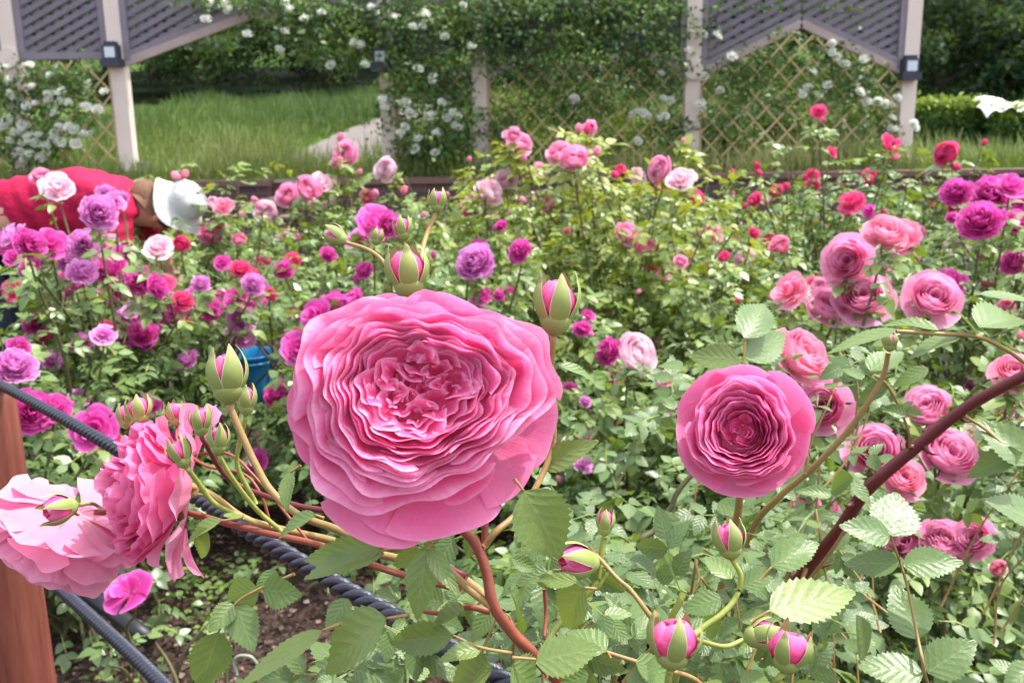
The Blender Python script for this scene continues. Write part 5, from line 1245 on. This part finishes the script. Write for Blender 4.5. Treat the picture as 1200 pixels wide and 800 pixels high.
L(fg, [(638, 548, 695, 514, .42), (655, 428, 702, 442, .32)], .56, .62, None)
L(fg, [(596, 690, 622, 740, .55), (575, 715, 552, 752, .5)], .62, .36, None)
L(fg, [(470, 700, 440, 690, .6), (520, 705, 480, 700, .6), (520, 735, 475, 712, .5)], .62, .42, None)
L(fg, [(745, 775, 790, 795, .5), (690, 790, 650, 806, .5), (735, 812, 775, 770, .4)], .53, .5, None)
L(fg, [(433, 630, 395, 650, .5), (500, 622, 470, 632, .5), (600, 655, 632, 668, .5)], .62, .4, None)
L(rg, [(904, 664, 960, 630, .55)], .66, .48, [(890, 680), (904, 664)], tilt=1.3)
L(rg, [(902, 715, 1006, 688, .42)], .56, .66, [(880, 728), (902, 715)], tilt=1.3)
L(rg, [(868, 724, 908, 722, .5), (866, 726, 840, 742, .6), (858, 678, 826, 646, .55), (870, 688, 910, 665, .55)], .66, .45, [(868, 735), (862, 700)])
L(rg, [(845, 700, 800, 715, .6), (846, 708, 820, 745, .6), (862, 712, 872, 740, .6)], .72, .4, None)
L(rg, [(868, 790, 905, 806, .6), (842, 812, 820, 790, .5), (930, 812, 960, 800, .5)], .56, .6, None)
L(rg, [(873, 397, 900, 345, .48), (874, 420, 925, 386, .42), (866, 421, 808, 416, .52)], .85, .36, [(873, 397), (871, 425), (866, 460)], tilt=.5)
L(rg, [(745, 745, 700, 720, .5), (742, 748, 770, 715, .5)], .66, .4, None)
L(cg, [(1046, 628, 1052, 574, .78), (1043, 629, 988, 612, .6), (1054, 661, 988, 658, .55), (1058, 662, 1130, 655, .55), (1076, 749, 1050, 682, .72)], .71, .30, None, face=CAMDIR*.8+up*.75)
L(cg, [(1082, 789, 1006, 778, .6), (1087, 788, 1144, 748, .66)], .69, .36, None, face=CAMDIR*.7+up*.8)
L(cg, [(1100, 387, 1034, 371, .40), (1051, 386, 968, 409, .38), (1126, 394, 1062, 413, .62), (1145, 391, 1119, 358, .62), (1148, 384, 1206, 356, .50), (1190, 386, 1137, 402, .5)], .80, .52, None, face=[.1, -.15, 1])
L(cg, [(1149, 345, 1225, 352, .34)], .86, .55, None, face=[.1, -.3, 1])
L(cg, [(1020, 435, 1058, 405, .55), (1042, 452, 1000, 470, .48), (1062, 487, 1034, 474, .6), (1088, 431, 1045, 452, .42), (1010, 445, 985, 425, .5)], .88, .42, None)
L(cg, [(1206, 545, 1150, 485, .62), (1198, 530, 1128, 555, .42), (1222, 615, 1160, 580, .7)], .90, .38, None)
L(cg, [(1015, 768, 1008, 722, .6), (1012, 765, 990, 745, .5)], .9, .3, None)
L(cg, [(1000, 560, 965, 575, .45), (1000, 565, 1020, 590, .5), (975, 580, 935, 572, .4)], .95, .4, None)
L(cg, [(1190, 790, 1160, 770, .6), (1210, 780, 1180, 805, .6)], .9, .35, None)
L(rg, [(790, 480, 775, 462, .6), (800, 430, 770, 425, .6), (840, 590, 880, 600, .5), (770, 600, 800, 640, .6), (940, 600, 905, 615, .5)], .95, .36, None)

# ---- denser foliage further inside the near bushes
def inner(parent, boxes, n, ln, tint, seed):
    r2 = np.random.RandomState(seed); A = np.array([(b[1]-b[0])*(b[3]-b[2]) for b in boxes], float); ii = r2.choice(len(boxes), n, p=A/A.sum())
    pos = []
    for i in ii:
        x0, x1, y0, y1, d0, d1 = boxes[i]; pos.append(D(r2.uniform(x0, x1), r2.uniform(y0, y1), r2.uniform(d0, d1)))
    pos = np.array(pos); N = n; dr = nrm(np.stack([r2.normal(0, 1, N), r2.normal(0, 1, N)-.1, r2.normal(0, .35, N)], 1)); nm = nrm(r2.normal(0, .38, (N, 3))+[0, -.25, 1])
    dr = nrm(dr-nm*np.sum(dr*nm, 1)[:, None]); B = MB()
    compound(pos, dr, nm, ln*r2.uniform(.65, 1.15, N), np.clip(tint+r2.normal(0, .12, N), 0, 1), r2, T_MH, B)
    B.build('foliage', M['leaf_near'], parent, True)
    CB = MB(); base = D(600+(np.mean([b[0] for b in boxes])-600)*.8, 900, .95)
    for k in range(26):
        p = pos[r2.randint(N)]; q = p+np.array([r2.normal(0, .06), r2.normal(0, .05), -r2.uniform(.08, .22)]); CB = MB(); tube(CB, [q, (q+p)/2+r2.normal(0, .012, 3), p], .0018, .0011, 6, m=5)
        CB.build('twig', M['stem_o'], parent, True)
inner(fg, [(430, 700, 690, 840, .62, .9), (560, 730, 600, 720, .66, 1.0), (360, 470, 740, 860, .6, .8)], 75, .030, .36, 61)
inner(rg, [(650, 960, 640, 860, .68, 1.1), (640, 900, 560, 660, .9, 1.4), (720, 830, 420, 560, 1.2, 1.6), (900, 1000, 520, 640, 1.0, 1.4)], 150, .032, .36, 62)
inner(cg, [(940, 1060, 400, 470, 1.0, 1.4), (930, 1040, 560, 700, 1.1, 1.5), (930, 1010, 700, 800, .95, 1.3), (1180, 1240, 540, 640, 1.2, 1.5)], 70, .032, .32, 63)

# ================================================================== LIGHT, SKY, CAMERA
SUN = nrm(np.array([.40, .10, .90]))
elev = math.asin(SUN[2]); az = math.atan2(SUN[0], SUN[1])
w = bpy.data.worlds.new('World'); sc.world = w; w.use_nodes = True; nt = w.node_tree
bg = nt.nodes['Background']; sky = nt.nodes.new('ShaderNodeTexSky'); sky.sky_type = 'NISHITA'; sky.sun_disc = False
sky.sun_elevation = elev; sky.sun_rotation = az; sky.air_density = 1.0; sky.dust_density = 3.0; sky.ozone_density = 1.0
hs = nt.nodes.new('ShaderNodeHueSaturation'); hs.inputs['Saturation'].default_value = .45; nt.links.new(sky.outputs[0], hs.inputs['Color']); nt.links.new(hs.outputs[0], bg.inputs[0]); bg.inputs[1].default_value = .46
sd_ = bpy.data.lights.new('sun', 'SUN'); sd_.energy = 5.0; sd_.angle = R_(.6); sd_.color = (1, .955, .88)
so = bpy.data.objects.new('sun', sd_); COL.objects.link(so); so.matrix_world = frame_mat(np.array([0, 0, 20.]), SUN, 1.0)
cd = bpy.data.cameras.new('camera'); co_ = bpy.data.objects.new('camera', cd); COL.objects.link(co_)
A = np.eye(4); A[:3, 0] = rt; A[:3, 1] = up; A[:3, 2] = -fw; A[:3, 3] = CAM; co_.matrix_world = Matrix(A.tolist())
cd.sensor_width = 36; cd.lens = FPX/1200*36; cd.clip_start = .02; cd.clip_end = 500
cd.dof.use_dof = True; cd.dof.focus_distance = .62; cd.dof.aperture_fstop = 16
sc.camera = co_
sc.view_settings.view_transform = 'Standard'; sc.view_settings.look = 'None'; sc.view_settings.exposure = 0
try:
    sc.cycles.max_bounces = 6; sc.cycles.transparent_max_bounces = 4
except Exception: pass
